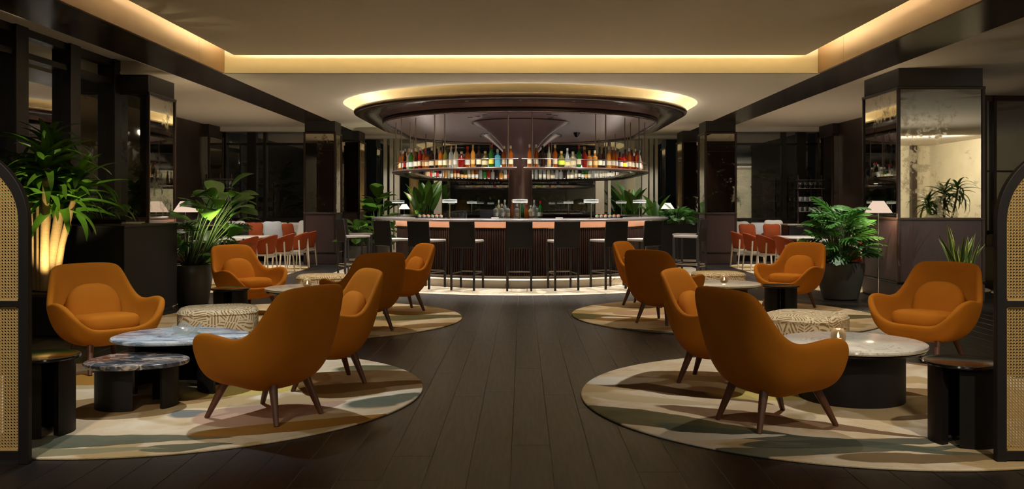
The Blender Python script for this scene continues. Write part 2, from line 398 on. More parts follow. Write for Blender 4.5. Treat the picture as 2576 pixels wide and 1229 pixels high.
M['cream_panel'] = simple('cream_plaster', srgb(220, 208, 176), .8, var=.12, sc=2)
M['paper'] = simple('paper', srgb(220, 214, 204), .8)
# ------------------------------------------------------------------ room shell
CEIL, RAFT = 3.21, 3.43
def struct(name, label=None, loc=(0,0,0)): return thing(name, label, None, loc, kind='structure')
def sobj(name, mb, mat, label=None, **k):
    o = obj(name, mb, mat, **k); return tag(o, label, None, None, 'structure')
# floor: a base and separate planks running away from the viewer
fl = struct('floor', 'dark oak plank floor')
obj('subfloor', MB().box(-13, -4, -.08, 13, 25.2, -.006), M['subfloor'], fl)
PW, PL = .21, 2.4
pm = MB(); b = .0026
pm.add([(-PW/2+.0016, -PL/2+.0003, -.0013), (PW/2-.0016, -PL/2+.0003, -.0013), (PW/2-.0016, PL/2-.0003, -.0013), (-PW/2+.0016, PL/2-.0003, -.0013),
        (-PW/2+.0016, -PL/2+.0003, -.0010), (PW/2-.0016, -PL/2+.0003, -.0010), (PW/2-.0016, PL/2-.0003, -.0010), (-PW/2+.0016, PL/2-.0003, -.0010),
        (-PW/2+b, -PL/2+b, 0), (PW/2-b, -PL/2+b, 0), (PW/2-b, PL/2-b, 0), (-PW/2+b, PL/2-b, 0)],
       [(0,1,5,4),(1,2,6,5),(2,3,7,6),(3,0,4,7),(4,5,9,8),(5,6,10,9),(6,7,11,10),(7,4,8,11),(8,9,10,11)])
plank_me = pm.mesh('plank', M['plank'])
cells = []
for i in range(-62, 63):
    off = random.Random(i*13+5).random()*PL
    for j in range(-3, 12):
        cells.append((i*PW+.05, j*PL+off))
def plank_rank(c):
    x, y = c
    if y < 3.2 or abs(x) > .60*y+.3: return 1e6+y
    return y
cells.sort(key=plank_rank)
for (x, y) in cells[:298]: put('plank', plank_me, fl, (x, y, 0))
rest = MB()
for (x, y) in cells[298:]:
    if -3 < y < 24.4: rest.add([(p[0]+x, p[1]+y, p[2]) for p in pm.v], pm.f)
tag(obj('plank_field', rest, M['plank'], fl), kind='stuff')

def stad(R_, n=40, b=None, cx=BX, y0=BY0, y1=BY1):
    """outline of the oval bar: front half ellipse, straight sides, rear half circle; counter-clockwise"""
    b = b or R_; out = []
    for k in range(n+1):
        a = PI+PI*k/n; out.append((cx+R_*math.cos(a), y0+b*math.sin(a)))
    for k in range(n+1):
        a = PI*k/n; out.append((cx+R_*math.cos(a), y1+R_*math.sin(a)))
    return out
def ring(prof, n=40, mb=None, closed=True, db=0):
    """sweep a (radius, z) profile round the oval"""
    mb = mb or MB()
    rows = [[(x, y, z) for (x, y) in stad(r, n, r+db)] for (r, z) in prof]
    return mb.grid(rows, closed_u=True, closed_v=closed)
def plate_with_hole(x0, y0, x1, y1, hole, z, t=.02):
    outer = [(x0, y0), (x1, y0), (x1, y1), (x0, y1)]
    tri = tessellate_polygon([[Vector((x, y, 0)) for x, y in outer], [Vector((x, y, 0)) for x, y in hole]])
    pts = outer+list(hole); n = len(pts)
    mb = MB(); mb.add([(x, y, z) for x, y in pts]+[(x, y, z+t) for x, y in pts],
                      [tuple(f) for f in tri]+[tuple(i+n for i in f[::-1]) for f in tri])
    return mb
ce = struct('ceiling', 'layered cream ceiling with glowing coves')
HOLE = stad(3.32)
obj('main_ceiling', plate_with_hole(-4.29, 13.14, 4.27, 25.2, HOLE, CEIL), M['ceil'], ce)
mb = MB(); rows = [[(x, y, CEIL) for x, y in stad(3.32)], [(x, y, 3.42) for x, y in stad(3.32)]]
mb.grid(rows, closed_u=True); mb.prism(stad(3.32), 3.42, 3.44)
obj('oval_recess', mb, M['cove'], ce)
for s, x0, x1 in ((-1, -5.03, -4.29), (1, 4.27, 5.03)):
    y = -4.0
    for yy in (2.2, 7.2, 12.1, 17.2, 25.2):          # bronze soffit panels with open joints
        obj('soffit_panel', MB().box(x0, y+.003, CEIL, x1, yy-.003, CEIL+.03), M['bronze'], ce); y = yy
obj('side_ceiling', MB().box(-9, 13.2, CEIL+.004, -5.03, 23, CEIL+.03), M['ceil'], ce)
obj('side_ceiling', MB().box(-9, -4, 3.40, -5.03, 13.24, 3.43).box(-5.05, -4, CEIL, -5.03, 13.24, 3.40).box(-9, 13.22, CEIL-.004, -5.03, 13.26, 3.43), M['ceil'], ce)
obj('side_ceiling', MB().box(5.03, -4, CEIL+.004, 13, 23, CEIL+.03), M['ceil'], ce)
obj('upper_ceiling', MB().box(-4.6, -4, 3.76, 4.6, 13.5, 3.8), M['cove'], ce)
obj('cove_end_wall', MB().box(-4.27, 13.14, CEIL, 4.25, 13.18, 3.76), M['cove'], ce)
for x0, x1 in ((-4.29, -4.25), (4.23, 4.27)):
    y = -4.0
    for yy in (2.2, 7.2, 12.1, 13.14):
        obj('cove_side_panel', MB().box(x0, y+.002, CEIL, x1, yy-.002, 3.76), M['bronze_panel'], ce); y = yy
obj('ceiling_raft', MB().box(-4.04, -4, RAFT, 3.98, 12.9, RAFT+.045), M['raft'], ce)
for x, y in ((-2.3, 7.0), (2.1, 7.2), (-2.3, 11.2), (2.4, 11.4)):
    pass
# outer walls
for nm, bx, lab in (('wall_back', (-13, -4.1, 0, 13, -4, 3.8), 'cream wall behind the viewer'), ('wall_left', (-9.1, -4, 0, -9, 23, 3.8), 'dark outer wall of the aisle'),
               ('wall_right', (13, -4, 0, 13.1, 16, 3.8), 'outer wall by the sofa')):
    sobj(nm, MB().box(*bx), M['cream_panel'] if nm != 'wall_left' else M['crown'], lab)
wp = struct('wall_panelling', 'cream panels of the wall behind the viewer')
for k in range(10):
    x = -12.7+k*2.55
    obj('wall_panel', MB().box(x, -3.995, .1, x+2.5, -3.94, 3.1), M['cream_panel'], wp, bevel=.01)
for k, x in enumerate((7.4, 12.4, -7.5)):
    obj('pilaster', MB().box(x-.08, -3.9, 0, x+.08, -3.7, 3.2), M['frame_wood'], wp)
# side aisle walls behind the columns
sobj('wall_left_aisle', MB().box(-7.6, 13.6, 0, -7.4, 21.4, CEIL), M['frame_wood'], 'dark panelled wall of the left lounge')
sobj('wall_right_aisle', MB().box(7.3, 16.0, 0, 7.5, 21.2, CEIL), M['frame_wood'], 'dark panelled wall of the right lounge')

def window(name, label, y, x0, x1, z0, z1, posts, rails, fm, gm, axis='x', pw=.09, depth=.12, side=1):
    """a glazed wall along x (axis 'x' at y) or along y (axis 'y' at x=y)"""
    o = struct(name, label)
    def bx(a0, a1, d0, d1, c0, c1):
        return MB().box(a0, y+d0, c0, a1, y+d1, c1) if axis == 'x' else MB().box(y+d0, a0, c0, y+d1, a1, c1)
    fr = bx(x0, x1, -depth/2, depth/2, z0, z0+pw); q = bx(x0, x1, -depth/2, depth/2, z1-pw, z1); fr.add(q.v, q.f)
    obj('window_frame', fr, fm, o)
    ps = sorted(posts)
    for (a, wd) in ps:
        obj('mullion', bx(a-wd/2, a+wd/2, -depth*.8, depth*.8, z0, z1), fm, o, bevel=.006)
    for (r, h) in rails:
        obj('transom', bx(x0, x1, -depth*.6, depth*.6, r-h/2, r+h/2), fm, o)
    ed = [x0]+[a for a, _ in ps]+[x1]; zs = [z0]+sorted(r for r, _ in rails)+[z1]
    for a, c in zip(ed[:-1], ed[1:]):
        if c-a < .06: continue
        for p, q in zip(zs[:-1], zs[1:]):
            obj('pane', bx(a+.01, c-.01, -.006, .006, p+.01, q-.01), gm, o)
    return o
# near left partition of smoked mirror glass
window('window_1', 'smoked glass partition with dark posts beside the tall plant', -5.9, -4, 13.25, .1, 3.40, [(-.8+1.27*k, .27) for k in range(12)], [(3.08, .07)], M['dark_frame'], M['smoked'], 'y', depth=.16)
# lounge end windows
window('window_2', 'dark window behind the left lounge banquette', 22.6, -7.5, -4.9, .92, CEIL, [(-7.3, .12), (-6.62, .22), (-6.3, .07), (-5.08, .10)], [(2.82, .05)], M['dark_frame'], M['glass'])
window('window_3', 'dark window behind the right lounge banquette', 22.6, 4.9, 7.5, .92, CEIL, [(5.05, .07), (6.42, .10), (6.85, .22), (7.3, .12)], [(2.82, .05)], M['dark_frame'], M['glass'])
sobj('wall_under_window_left', MB().box(-7.5, 22.5, 0, -4.9, 22.75, .93), M['frame_wood'], 'low dark wall under the left lounge window')
sobj('wall_under_window_right', MB().box(4.9, 22.5, 0, 7.5, 22.75, .93), M['frame_wood'], 'low dark wall under the right lounge window')
for s in (-1, 1):
    sobj('trim_1' if s < 0 else 'trim_2', MB().box(min(s*5.0, s*7.5), 22.2, CEIL-.10, max(s*5.0, s*7.5), 22.55, CEIL+.01), M['white_paint'], 'white ceiling edge over the %s lounge window' % ('left' if s < 0 else 'right'))
# rear sliding doors
window('window_4', 'sliding glass doors behind the bar with cream posts', 25.1, -5.4, 5.4, .02, CEIL,
       [(-3.72, .10), (-3.55, .10), (-3.40, .14), (-2.29, .22), (2.12, .24), (2.38, .08), (3.35, .16), (3.52, .10), (3.66, .08)], [], M['cream_frame'], M['glass'])
sobj('trim_3', MB().box(-5.4, 24.95, CEIL-.07, 5.4, 25.05, CEIL), M['white_paint'], 'white header over the sliding doors')
# right rear partition
window('window_5', 'dark glazed partition beyond the large mirrored column', 15.9, 7.3, 13, .02, CEIL, [(7.97, .06), (8.14, .05)], [(1.91, .03)], M['frame_wood'], M['smoked'])

# ------------------------------------------------------------------ mirrored columns
def column(x0, x1, y0, y1, label, sides, split=1.17, top=2.93):
    o = struct('column', label)
    t = .03
    obj('core', MB().box(x0+t, y0+t, .0, x1-t, y1-t, CEIL), M['frame_wood'], o)
    obj('crown', MB().box(x0+.01, y0+.01, top+.02, x1-.01, y1-.01, CEIL+.003), M['crown'], o)
    obj('base', MB().box(x0-.012, y0-.012, 0, x1+.012, y1+.012, .25), M['brown_panel'], o, bevel=.008)
    obj('base_rail', MB().box(x0-.025, y0-.025, .245, x1+.025, y1+.025, .275), M['black_gloss'], o, bevel=.008)
    obj('sill', MB().box(x0-.02, y0-.02, split-.05, x1+.02, y1+.02, split-.015), M['frame_wood'], o, bevel=.008)
    obj('head_rail', MB().box(x0-.02, y0-.02, top-.01, x1+.02, y1+.02, top+.03), M['frame_wood'], o, bevel=.008)
    for f in sides:
        if f in 'fb':
            y = y0 if f == 'f' else y1-.02
            obj('panel', MB().box(x0+.03, y, .275, x1-.03, y+.02, split-.05), M['brown_panel'], o)
            obj('mirror', MB().box(x0+.035, y+.004, split-.015, x1-.035, y+.02, top-.01), M['mirror'], o)
        else:
            x = x0 if f == 'l' else x1-.02
            obj('panel', MB().box(x, y0+.03, .275, x+.02, y1-.03, split-.05), M['brown_panel'], o)
            obj('mirror', MB().box(x+.004 if f == 'l' else x, y0+.035, split-.015, x+.02 if f == 'l' else x+.016, y1-.035, top-.01), M['mirror'], o)
    for xx in (x0, x1):
        for yy in (y0, y1):
            obj('corner_post', MB().box(xx-.015 if xx == x0 else xx-.03, yy-.015 if yy == y0 else yy-.03, .26, xx+.03 if xx == x0 else xx+.015, yy+.03 if yy == y0 else yy+.015, top), M['frame_wood'], o, bevel=.006)
    return o
column(5.18, 6.36, 12.66, 13.95, 'large mirrored column behind the snake plant', 'flr')
column(-6.0, -5.38, 13.25, 14.26, 'mirrored column behind the low dark cabinet', 'fr')
column(4.11, 4.80, 20.6, 21.4, 'mirrored column beside the right lounge chairs', 'flr')
column(-4.88, -4.18, 20.6, 21.3, 'mirrored column beside the left lounge chairs', 'flr')
column(4.07, 4.62, 23.3, 24.2, 'slim mirrored column near the right end of the sliding doors', 'fl')
column(-4.68, -4.12, 23.3, 24.2, 'slim mirrored column near the left end of the sliding doors', 'fr')
column(-7.75, -7.28, 21.4, 22.4, 'mirrored column in the corner of the left lounge', 'fr')
column(7.16, 7.6, 21.2, 22.2, 'mirrored column in the corner of the right lounge', 'fl')

# ------------------------------------------------------------------ outside at night
sobj('ground', MB().box(-40, 25.25, -.3, 40, 60, -.02).box(-40, -4, -.3, -9.15, 25.25, -.1), M['earth'], 'dark ground outside the windows')
rg = random.Random(3)
hb = MB()
for k in range(5200):
    x, y, z = rg.uniform(-7, 7), rg.uniform(30, 31.2), rg.uniform(0, 1.62)
    if rg.random() < .5: y = 30+rg.random()*.15
    s = rg.uniform(.05, .10); m = Matrix.Translation((x, y, z)) @ Euler((rg.uniform(-1.5, 1.5), rg.uniform(-1, 1), rg.uniform(0, 6.3))).to_matrix().to_4x4()
    hb.add([(-s*.5, 0, 0), (0, -s, .01), (s*.5, 0, 0), (0, s, .01)], [(0, 1, 2, 3)], m)
hg = thing('hedge', 'clipped dark hedge beyond the sliding doors', 'hedge', (0, 30.6, 0))
hg.location = (0, 0, 0)
tag(obj('hedge_leaves', hb, M['hedge'], hg), kind='stuff')
tag(obj('hedge_core', MB().box(-7, 30.15, -.02, 7, 31.1, 1.5), M['earth'], hg))

# ------------------------------------------------------------------ bar
mf = sobj('trim_4', ring([(3.66, -.01), (3.66, .004), (2.6, .004), (2.6, -.01)], db=.40), M['marble_floor'], 'cream marble floor band round the bar')
bar = thing('oval_bar', 'large oval bar with fluted front and pewter counter', 'bar', (0, 0, 0))
obj('marble_step', ring([(2.84, 0), (2.84, .125), (2.825, .14), (2.2, .14), (2.2, 0)], 48), M['marble_floor'], bar, smooth=40)
# fluted front, one joined sheet of narrow reeds
fb = MB(); NR = 150; pts = []
base = stad(2.32, 400)
per = [0]
for p, q in zip(base, base[1:]): per.append(per[-1]+math.dist(p, q))
NB = 520
def along(pts_, per_, s):
    s %= per_[-1]
    lo, hi = 0, len(per_)-1
    while hi-lo > 1:
        mid = (lo+hi)//2
        if per_[mid] <= s: lo = mid
        else: hi = mid
    f = (s-per_[lo])/max(per_[hi]-per_[lo], 1e-9); p, q = pts_[lo], pts_[min(hi, len(pts_)-1)]
    t = Vector((q[0]-p[0], q[1]-p[1])); t = t.normalized() if t.length > 0 else Vector((1, 0))
    return (p[0]+f*(q[0]-p[0]), p[1]+f*(q[1]-p[1])), t
out = []
base.append(base[0]); per.append(per[-1]+math.dist(base[-2], base[-1]))
for k in range(NB*4):
    (x, y), t = along(base, per, per[-1]*(k//4+(0, .3, .7, .96)[k % 4])/NB)
    d = (-.012, .012, .012, -.012)[k % 4]
    out.append((x+t.y*d, y-t.x*d))
fb.grid([[(x, y, .14) for x, y in out], [(x, y, .945) for x, y in out]], closed_u=True)
tag(obj('fluted_front', fb, M['flute'], bar, smooth=60), kind='stuff')
obj('copper_band', ring([(2.36, .945), (2.36, 1.065), (2.2, 1.065), (2.2, .945)], 48), M['copper'], bar)
obj('band_lip', ring([(2.375, .938), (2.375, .95), (2.3, .95), (2.3, .938)], 48), M['brass'], bar)
obj('under_counter_led', ring([(2.52, 1.058), (2.52, 1.063), (2.50, 1.063), (2.50, 1.058)], 48), M['led'], bar)
obj('counter_top', ring([(2.74, 1.09), (2.74, 1.107), (2.1, 1.107), (2.1, 1.075), (2.74, 1.07)], 48), M['counter'], bar)
obj('counter_edge', ring([(2.74, 1.107), (2.77, 1.103), (2.79, 1.092), (2.795, 1.082), (2.785, 1.069), (2.765, 1.061), (2.74, 1.06)], 48), M['counter_edge'], bar, smooth=60)
obj('inner_wall', ring([(2.1, 1.075), (2.1, .14), (2.06, .14), (2.06, 1.075)], 40), M['black_wood'], bar)
obj('foot_rail', ring([(2.70+.018*math.cos(a), .165+.018*math.sin(a)) for a in [2*PI*k/8 for k in range(8)]], 48), M['steel'], bar, smooth=60)
# canopy hung from the ceiling
can = thing('bar_canopy', 'dark lacquered oval canopy over the bar', 'canopy', (0, 0, 0))
rim = [(3.06, 3.10)]+[(3.08+.05*math.cos(a), 3.05+.05*math.sin(a)) for a in [PI/2-PI*k/8 for k in range(9)]]+[(2.66, 3.0), (2.64, 3.02), (2.64, 3.03), (3.055, 3.03)]
obj('rim', ring(rim, 64), M['canopy_rim'], can, smooth=50)
obj('fascia', ring([(2.64, 3.02), (2.60, 2.93), (2.55, 2.93), (2.55, 3.02)], 64), M['canopy'], can, smooth=40)
obj('inner_lip', ring([(2.575+.035*math.cos(a), 2.885+.045*math.sin(a)) for a in [2*PI*k/12 for k in range(12)]], 64), M['canopy_rim'], can, smooth=80)
obj('soffit', MB().prism(stad(2.58, 48), 2.90, 2.93), M['canopy'], can)
obj('top_deck', MB().prism(stad(3.06, 48), 3.03, 3.055), M['cove'], can)
obj('cove_led', ring([(2.96, 3.06), (2.96, 3.085), (2.90, 3.085), (2.90, 3.06)], 64), M['led_cove'], can)
for k in range(7): obj('hanger', MB().lathe([(.015, 3.1), (.015, 3.43)], 8, (BX+1.6*math.cos(k*2*PI/7), 19.2+2.4*math.sin(k*2*PI/7), 0)), M['steel'], can)
for k in range(9):
    a = R(180+20+17.5*k); x, y = BX+2.86*math.cos(a), BY0+2.86*math.sin(a)
    obj('spotlight', MB().lathe([(.03, 2.992), (.03, 3.0)], 12, (x, y, 0)), M['steel'], can)
for dx, dy in ((.5, 15.9), (.62, 16.2), (.55, 16.6), (-.75, 16.3), (-.62, 16.05), (-.9, 16.5)):
    obj('spotlight', MB().lathe([(.05, 2.892), (.05, 2.9)], 12, (BX+dx, dy, 0)), M['black_gloss'], can)
o = thing('dome_camera', 'small dark dome camera under the rear of the canopy, right of the pillars', 'camera', (1.19, 20.0, 0)); obj('mount', MB().lathe([(.06, 2.86), (.075, 2.9)], 20), M['black_gloss'], o, smooth=40); obj('dome', MB().lathe([(.004, 2.80), (.03, 2.807), (.05, 2.83), (.055, 2.862)], 20), M['screen'], o, smooth=60)
for y, lab in ((17.54, 'trumpet-topped aubergine pillar at the front of the bar'), (20.8, 'rear trumpet-topped pillar seen behind the front pillar')):
    pr = []
    for k in range(17):
        t = k/16; z = 1.95+.95*t; r = .225+.70*(t**2.6)
        pr.append((r, z))
    o = thing('bar_pillar', lab, 'pillar', (BX, y, 0))
    obj('shaft', MB().lathe([(.225, .0), (.225, 1.95)], 40), M['canopy'], o, smooth=40)
    obj('trumpet', MB().lathe(pr, 56), M['canopy'], o, smooth=50)
    obj('collar', MB().lathe([(.93, 2.885), (.945, 2.892), (.945, 2.905), (.90, 2.91)], 56), M['canopy_rim'], o, smooth=50)
# ring shelf for bottles, in two halves
def half(R_, side, n=36, gap=.06):
    """half of the oval from the front centre round one side to the rear centre"""
    out = []
    g = math.asin(gap/R_)
    for k in range(n+1):
        a = g+(PI/2-g)*k/n; out.append((BX+side*R_*math.sin(a), BY0-R_*math.cos(a)))
    for k in range(1, 9): out.append((BX+side*R_, BY0+(BY1-BY0)*k/8))
    for k in range(1, n+1):
        a = (PI/2-g)*k/n; out.append((BX+side*R_*math.cos(a), BY1+R_*math.sin(a)))
    return out
def sweep_half(prof, side, gap=.06, capped=True):
    rows = [[(x, y, z) for x, y in half(r, side, gap=gap)] for r, z in prof]
    mb = MB(); mb.grid(rows, closed_v=True); m, n = len(rows), len(rows[0])
    if capped: mb.f.append(tuple(i*n for i in range(m))); mb.f.append(tuple(i*n+n-1 for i in range(m-1, -1, -1)))
    return mb
SHZ = 1.955
for side, nm in ((-1, 'left'), (1, 'right')):
    sh = thing('hanging_shelf', 'curved hanging bottle shelf on the %s half of the bar' % nm, 'shelf', (0, 0, 0))
    obj('outer_edge', sweep_half([(2.395+.03*math.cos(a), SHZ-.02+.026*math.sin(a)) for a in [2*PI*k/10 for k in range(10)]], side), M['canopy_rim'], sh, smooth=60)
    sb = obj('shelf_board', sweep_half([(2.40, SHZ-.016), (2.40, SHZ), (2.08, SHZ), (2.08, SHZ-.016)], side), M['smoke_glass'], sh)
    obj('inner_edge', sweep_half([(2.08, SHZ-.03), (2.08, SHZ+.01), (2.05, SHZ+.01), (2.05, SHZ-.03)], side), M['canopy_rim'], sh)
    obj('shelf_led', sweep_half([(2.105, SHZ+.001), (2.105, SHZ+.011), (2.085, SHZ+.011), (2.085, SHZ+.001)], side), M['led_white'], sb)
    obj('guard_rail', MB().tube([(x, y, SHZ+.135) for x, y in half(2.39, side, gap=.03)], .0055, 6), M['counter_edge'], sh, smooth=60)
    hp, hq = half(2.37, side, 36, .2), half(2.10, side, 36, .2)
    for i in (0, 14, 25, 36, 43, 56, 74):
        for pt in (hp[min(i, len(hp)-1)], hq[min(i, len(hq)-1)]):
            obj('hanging_rod', MB().lathe([(.010, SHZ), (.010, 2.90)], 8, (pt[0], pt[1], 0)), M['steel'], sh, smooth=40)
# island with speed bottles inside the bar
isl = thing('bar_island', 'dark station round the front pillar inside the bar', 'counter', (0, 0, 0))
obj('cabinet', MB().prism(superell(.85, .42, 4, 40), 0, 1.05), M['black_wood'], isl)
obj('worktop', MB().prism(superell(.9, .46, 4, 40), 1.05, 1.085), M['black_gloss'], isl)
isl.location = (BX+.02, 16.75, .0)
# ------------------------------------------------------------------ lounge chair
def cm(pts, m):
    """Catmull-Rom through points, m samples per span"""
    P = [Vector(p) for p in pts]; P = [P[0]*2-P[1]]+P+[P[-1]*2-P[-2]]; out = []
    for i in range(1, len(P)-2):
        for k in range(m):
            t = k/m; a, b, c, d = P[i-1:i+3]
            out.append(.5*((2*b)+(c-a)*t+(2*a-5*b+4*c-d)*t*t+(3*b-a-3*c+d)*t**3))
    out.append(P[-2]); return out
RIM = [(0,.20,.335),(.13,.205,.335),(.22,.214,.350),(.285,.228,.390),(.335,.232,.46),(.38,.21,.528),(.408,.16,.562),(.416,.07,.572),(.408,-.02,.56),(.392,-.10,.545),(.372,-.17,.550),(.35,-.228,.592),(.328,-.277,.662),(.306,-.322,.74),(.284,-.362,.805),(.245,-.391,.838),(.13,-.408,.848),(0,-.413,.85)]
BASE = [(0,.185,0),(.12,.19,0),(.205,.20,0),(.268,.205,0),(.298,.19,0),(.31,.15,0),(.312,.08,0),(.312,.01,0),(.308,-.05,0),(.30,-.105,0),(.288,-.155,0),(.272,-.197,0),(.25,-.23,0),(.222,-.258,0),(.185,-.282,0),(.14,-.297,0),(.07,-.307,0),(0,-.31,0)]
def shell_mb():
    rim, bas = cm(RIM, 2), cm(BASE, 2)
    rim = rim+[Vector((-p.x, p.y, p.z)) for p in rim[-2:0:-1]]; bas = bas+[Vector((-p.x, p.y, p.z)) for p in bas[-2:0:-1]]
    n = len(rim); nv = 9
    zb = lambda p: .245+.10*p.y
    rows = []
    for v in range(1, nv+1):
        t = v/nv; row = []
        for r, b in zip(rim, bas):
            p0 = Vector((0, 0, .235)); p1 = Vector((b.x*.90, b.y*.90, zb(b)-.018)); p2 = Vector((b.x*1.13, b.y*1.13, zb(b)+.24*(r.z-zb(b)))); p3 = r
            row.append((1-t)**3*p0+3*(1-t)**2*t*p1+3*(1-t)*t*t*p2+t**3*p3)
        rows.append(row)
    rows = [[Vector((p.x*.93, p.y*.93, .235+(p.z-.235)*.985)) for p in r] for r in rows]
    mb = MB(); mb.grid(rows, closed_u=True)
    mb.v.append((0, 0, .235)); c = len(mb.v)-1
    for k in range(n): mb.f.append((c, (k+1) % n, k))
    return mb
def lounge_chair():
    t = thing('lounge_chair', 'x', 'armchair')
    sh = obj('shell', shell_mb(), M['velvet'], t, smooth=180)
    m = sh.modifiers.new('thick', 'SOLIDIFY'); m.thickness = .056; m.offset = -1
    m = sh.modifiers.new('sub', 'SUBSURF'); m.levels = 1; m.render_levels = 2
    MM = Matrix.Translation((0, -.018, .356)) @ Matrix.Rotation(R(3), 4, 'X')
    obj('seat_cushion', puff(.238, .218, .085, .5, .5, 32, 12, MM), M['velvet2'], t, smooth=180)
    MM = Matrix.Translation((0, -.22, .45)) @ Matrix.Rotation(R(14), 4, 'X')
    obj('back_cushion', puff(.22, .072, .222, .7, .8, 32, 14, MM), M['velvet2'], t, smooth=180)
    for sx in (-1, 1):
        obj('leg', MB().cone((sx*.18, .14, .262), (sx*.235, .27, 0), .029, .0155, 14), M['walnut'], t, smooth=50)
        obj('leg', MB().cone((sx*.14, -.19, .245), (sx*.195, -.275, 0), .029, .0155, 14), M['walnut'], t, smooth=50)
    return t
proto = lounge_chair()
def face(fx, fy): return math.atan2(fy, fx)-PI/2
CH = [  # x, y, facing, label
 (-3.37, 7.44, (.74, -.67), 'mustard velvet lounge chair between the dark cabinet and blue marble tables, facing the entrance'),
 (-1.60, 5.76, (-.87, .49), 'mustard lounge chair with its back turned, nearest on the rug with blue marble tables'),
 (-1.49, 6.82, (-.88, -.47), 'mustard lounge chair seen side-on just behind the nearest chair, on the blue marble table rug'),
 (1.53, 5.58, (.90, .42), 'mustard lounge chair with its back turned, nearest by the large white marble table'),
 (1.49, 6.84, (.88, -.47), 'mustard lounge chair side-on behind the nearest chair, on the large white marble table rug'),
 (3.36, 7.66, (-.78, -.62), 'mustard lounge chair below the snake plant, facing the large white marble table'),
 (-3.27, 11.05, (.80, -.60), 'mustard lounge chair in front of the broad-leaved potted plant'),
 (-1.68, 9.71, (-.64, .77), 'mustard lounge chair with its back turned beside the distant patterned ottoman near the left lounge'),
 (-1.55, 11.45, (-.87, -.49), 'mustard lounge chair closest to the bar stools, beside the left lounge ottoman'),
 (1.60, 10.33, (.64, .77), 'mustard lounge chair with its back turned, between the bar and right lounge ottoman'),
 (1.66, 12.09, (.87, -.49), 'mustard lounge chair mostly hidden behind a back-turned chair, nearest the bar step'),
 (3.42, 11.75, (-.76, -.65), 'mustard lounge chair in front of the planter and floor lamp'),
]
RUGZ = .0146
for i, (x, y, f, lab) in enumerate(CH):
    o = proto if i == 0 else copy_tree(proto)
    o.location = (x, y, RUGZ); o.rotation_euler.z = face(*f); tag(o, lab, 'armchair', 'mustard lounge chairs')

# ------------------------------------------------------------------ rugs
def gl(px, py, c):
    x, y = G(px, py); return (x-c[0], y-c[1])
OL, GG, TAN, OCH, BRN, GRB, CRM, PNK, YEL = srgb(92,88,56), srgb(92,100,86), srgb(150,118,76), srgb(158,112,42), srgb(98,72,54), srgb(108,118,120), srgb(236,230,214), srgb(190,156,134), srgb(204,184,104)
def shp(c, px, py, ang, a, b, col, soft=.05):
    x, y = gl(px, py, c); return (x, y, R(ang), a, b, col, soft)
CLN, CRN, CLF, CRF = (-2.42, 6.5), (2.16, 6.33), (-2.50, 10.7), (2.42, 11.05)
rugs = [
 ('round_rug', CLN, 1.71, [shp(CLN, 240, 1112, 4, .75, .17, GG), shp(CLN, 350, 1020, 20, .62, .38, TAN), shp(CLN, 490, 1046, 10, .16, .15, GRB, .2), shp(CLN, 460, 1130, 15, .24, .10, srgb(96,102,84)),  # tan ellipse: partly the smaller table's shadow, painted into the pile
   shp(CLN, 650, 985, 15, .62, .28, YEL, .22), shp(CLN, 800, 1070, 25, .75, .16, OCH), shp(CLN, 700, 1040, 35, .55, .32, PNK), shp(CLN, 985, 1012, 50, .34, .17, GG, .2), shp(CLN, 930, 975, 20, .55, .22, TAN),  # tan ellipse here paints the shadow under the side-on chair
   shp(CLN, 250, 960, -10, .5, .28, OCH, .15), shp(CLN, 960, 930, 10, .4, .16, OL, .15), shp(CLN, 120, 1140, 5, .6, .12, srgb(150,146,116))], 'round abstract rug under the blue marble tables'),
 ('round_rug', CRN, 1.75, [shp(CRN, 1680, 985, -38, .80, .17, BRN), shp(CRN, 1650, 1062, -25, .85, .26, OL), shp(CRN, 1960, 1062, -30, .85, .16, srgb(116,86,60)), shp(CRN, 2040, 1110, -22, .95, .14, srgb(84,92,80)),
   shp(CRN, 1780, 1100, 0, .30, .12, CRM), shp(CRN, 1880, 1098, 10, .22, .07, CRM), shp(CRN, 1990, 1117, 0, .10, .04, CRM), shp(CRN, 1580, 960, 10, .35, .2, CRM, .15), shp(CRN, 2100, 1135, 5, .9, .11, GG),
   shp(CRN, 2350, 1155, 0, .55, .11, srgb(122,102,72)), shp(CRN, 2300, 990, -10, .55, .22, TAN), shp(CRN, 1960, 1000, -10, .5, .22, YEL, .22), shp(CRN, 2180, 1115, 5, .75, .11, srgb(80,86,76)), shp(CRN, 1640, 1010, -20, .5, .14, srgb(206,188,150))], 'round abstract rug under the large white marble table'),
 ('round_rug', CLF, 1.80, [shp(CLF, 1060, 800, 10, .7, .4, OL, .22), shp(CLF, 900, 830, 20, .6, .3, TAN, .15), shp(CLF, 1000, 790, 0, .5, .3, srgb(196,166,110), .15), shp(CLF, 680, 790, 0, .5, .3, OCH, .22), shp(CLF, 1100, 820, 30, .4, .2, TAN)], 'round abstract rug beside the left lounge, under three lounge chairs'),
 ('round_rug', CRF, 1.82, [shp(CRF, 1520, 800, -15, .75, .30, OL), shp(CRF, 1590, 805, -10, .45, .3, srgb(150,112,66)), shp(CRF, 1545, 801, 0, .18, .10, CRM), shp(CRF, 1560, 815, 0, .18, .10, CRM), shp(CRF, 1620, 790, -10, .4, .3, PNK), shp(CRF, 1600, 835, -20, .6, .2, GG), shp(CRF, 2140, 800, 10, .6, .3, OL, .2)], 'round abstract rug beside the right lounge, near the planter'),
]
for nm, c, r, sh, lab in rugs:
    rm = rug_mat('rug_pile', sh)
    o = obj(nm, MB().lathe([(r-.004, 0), (r, .004), (r, .010), (r-.006, .014)], 128), rm, smooth=30, loc=(c[0], c[1], .0005))
    tag(o, lab, 'rug', 'round abstract rugs')
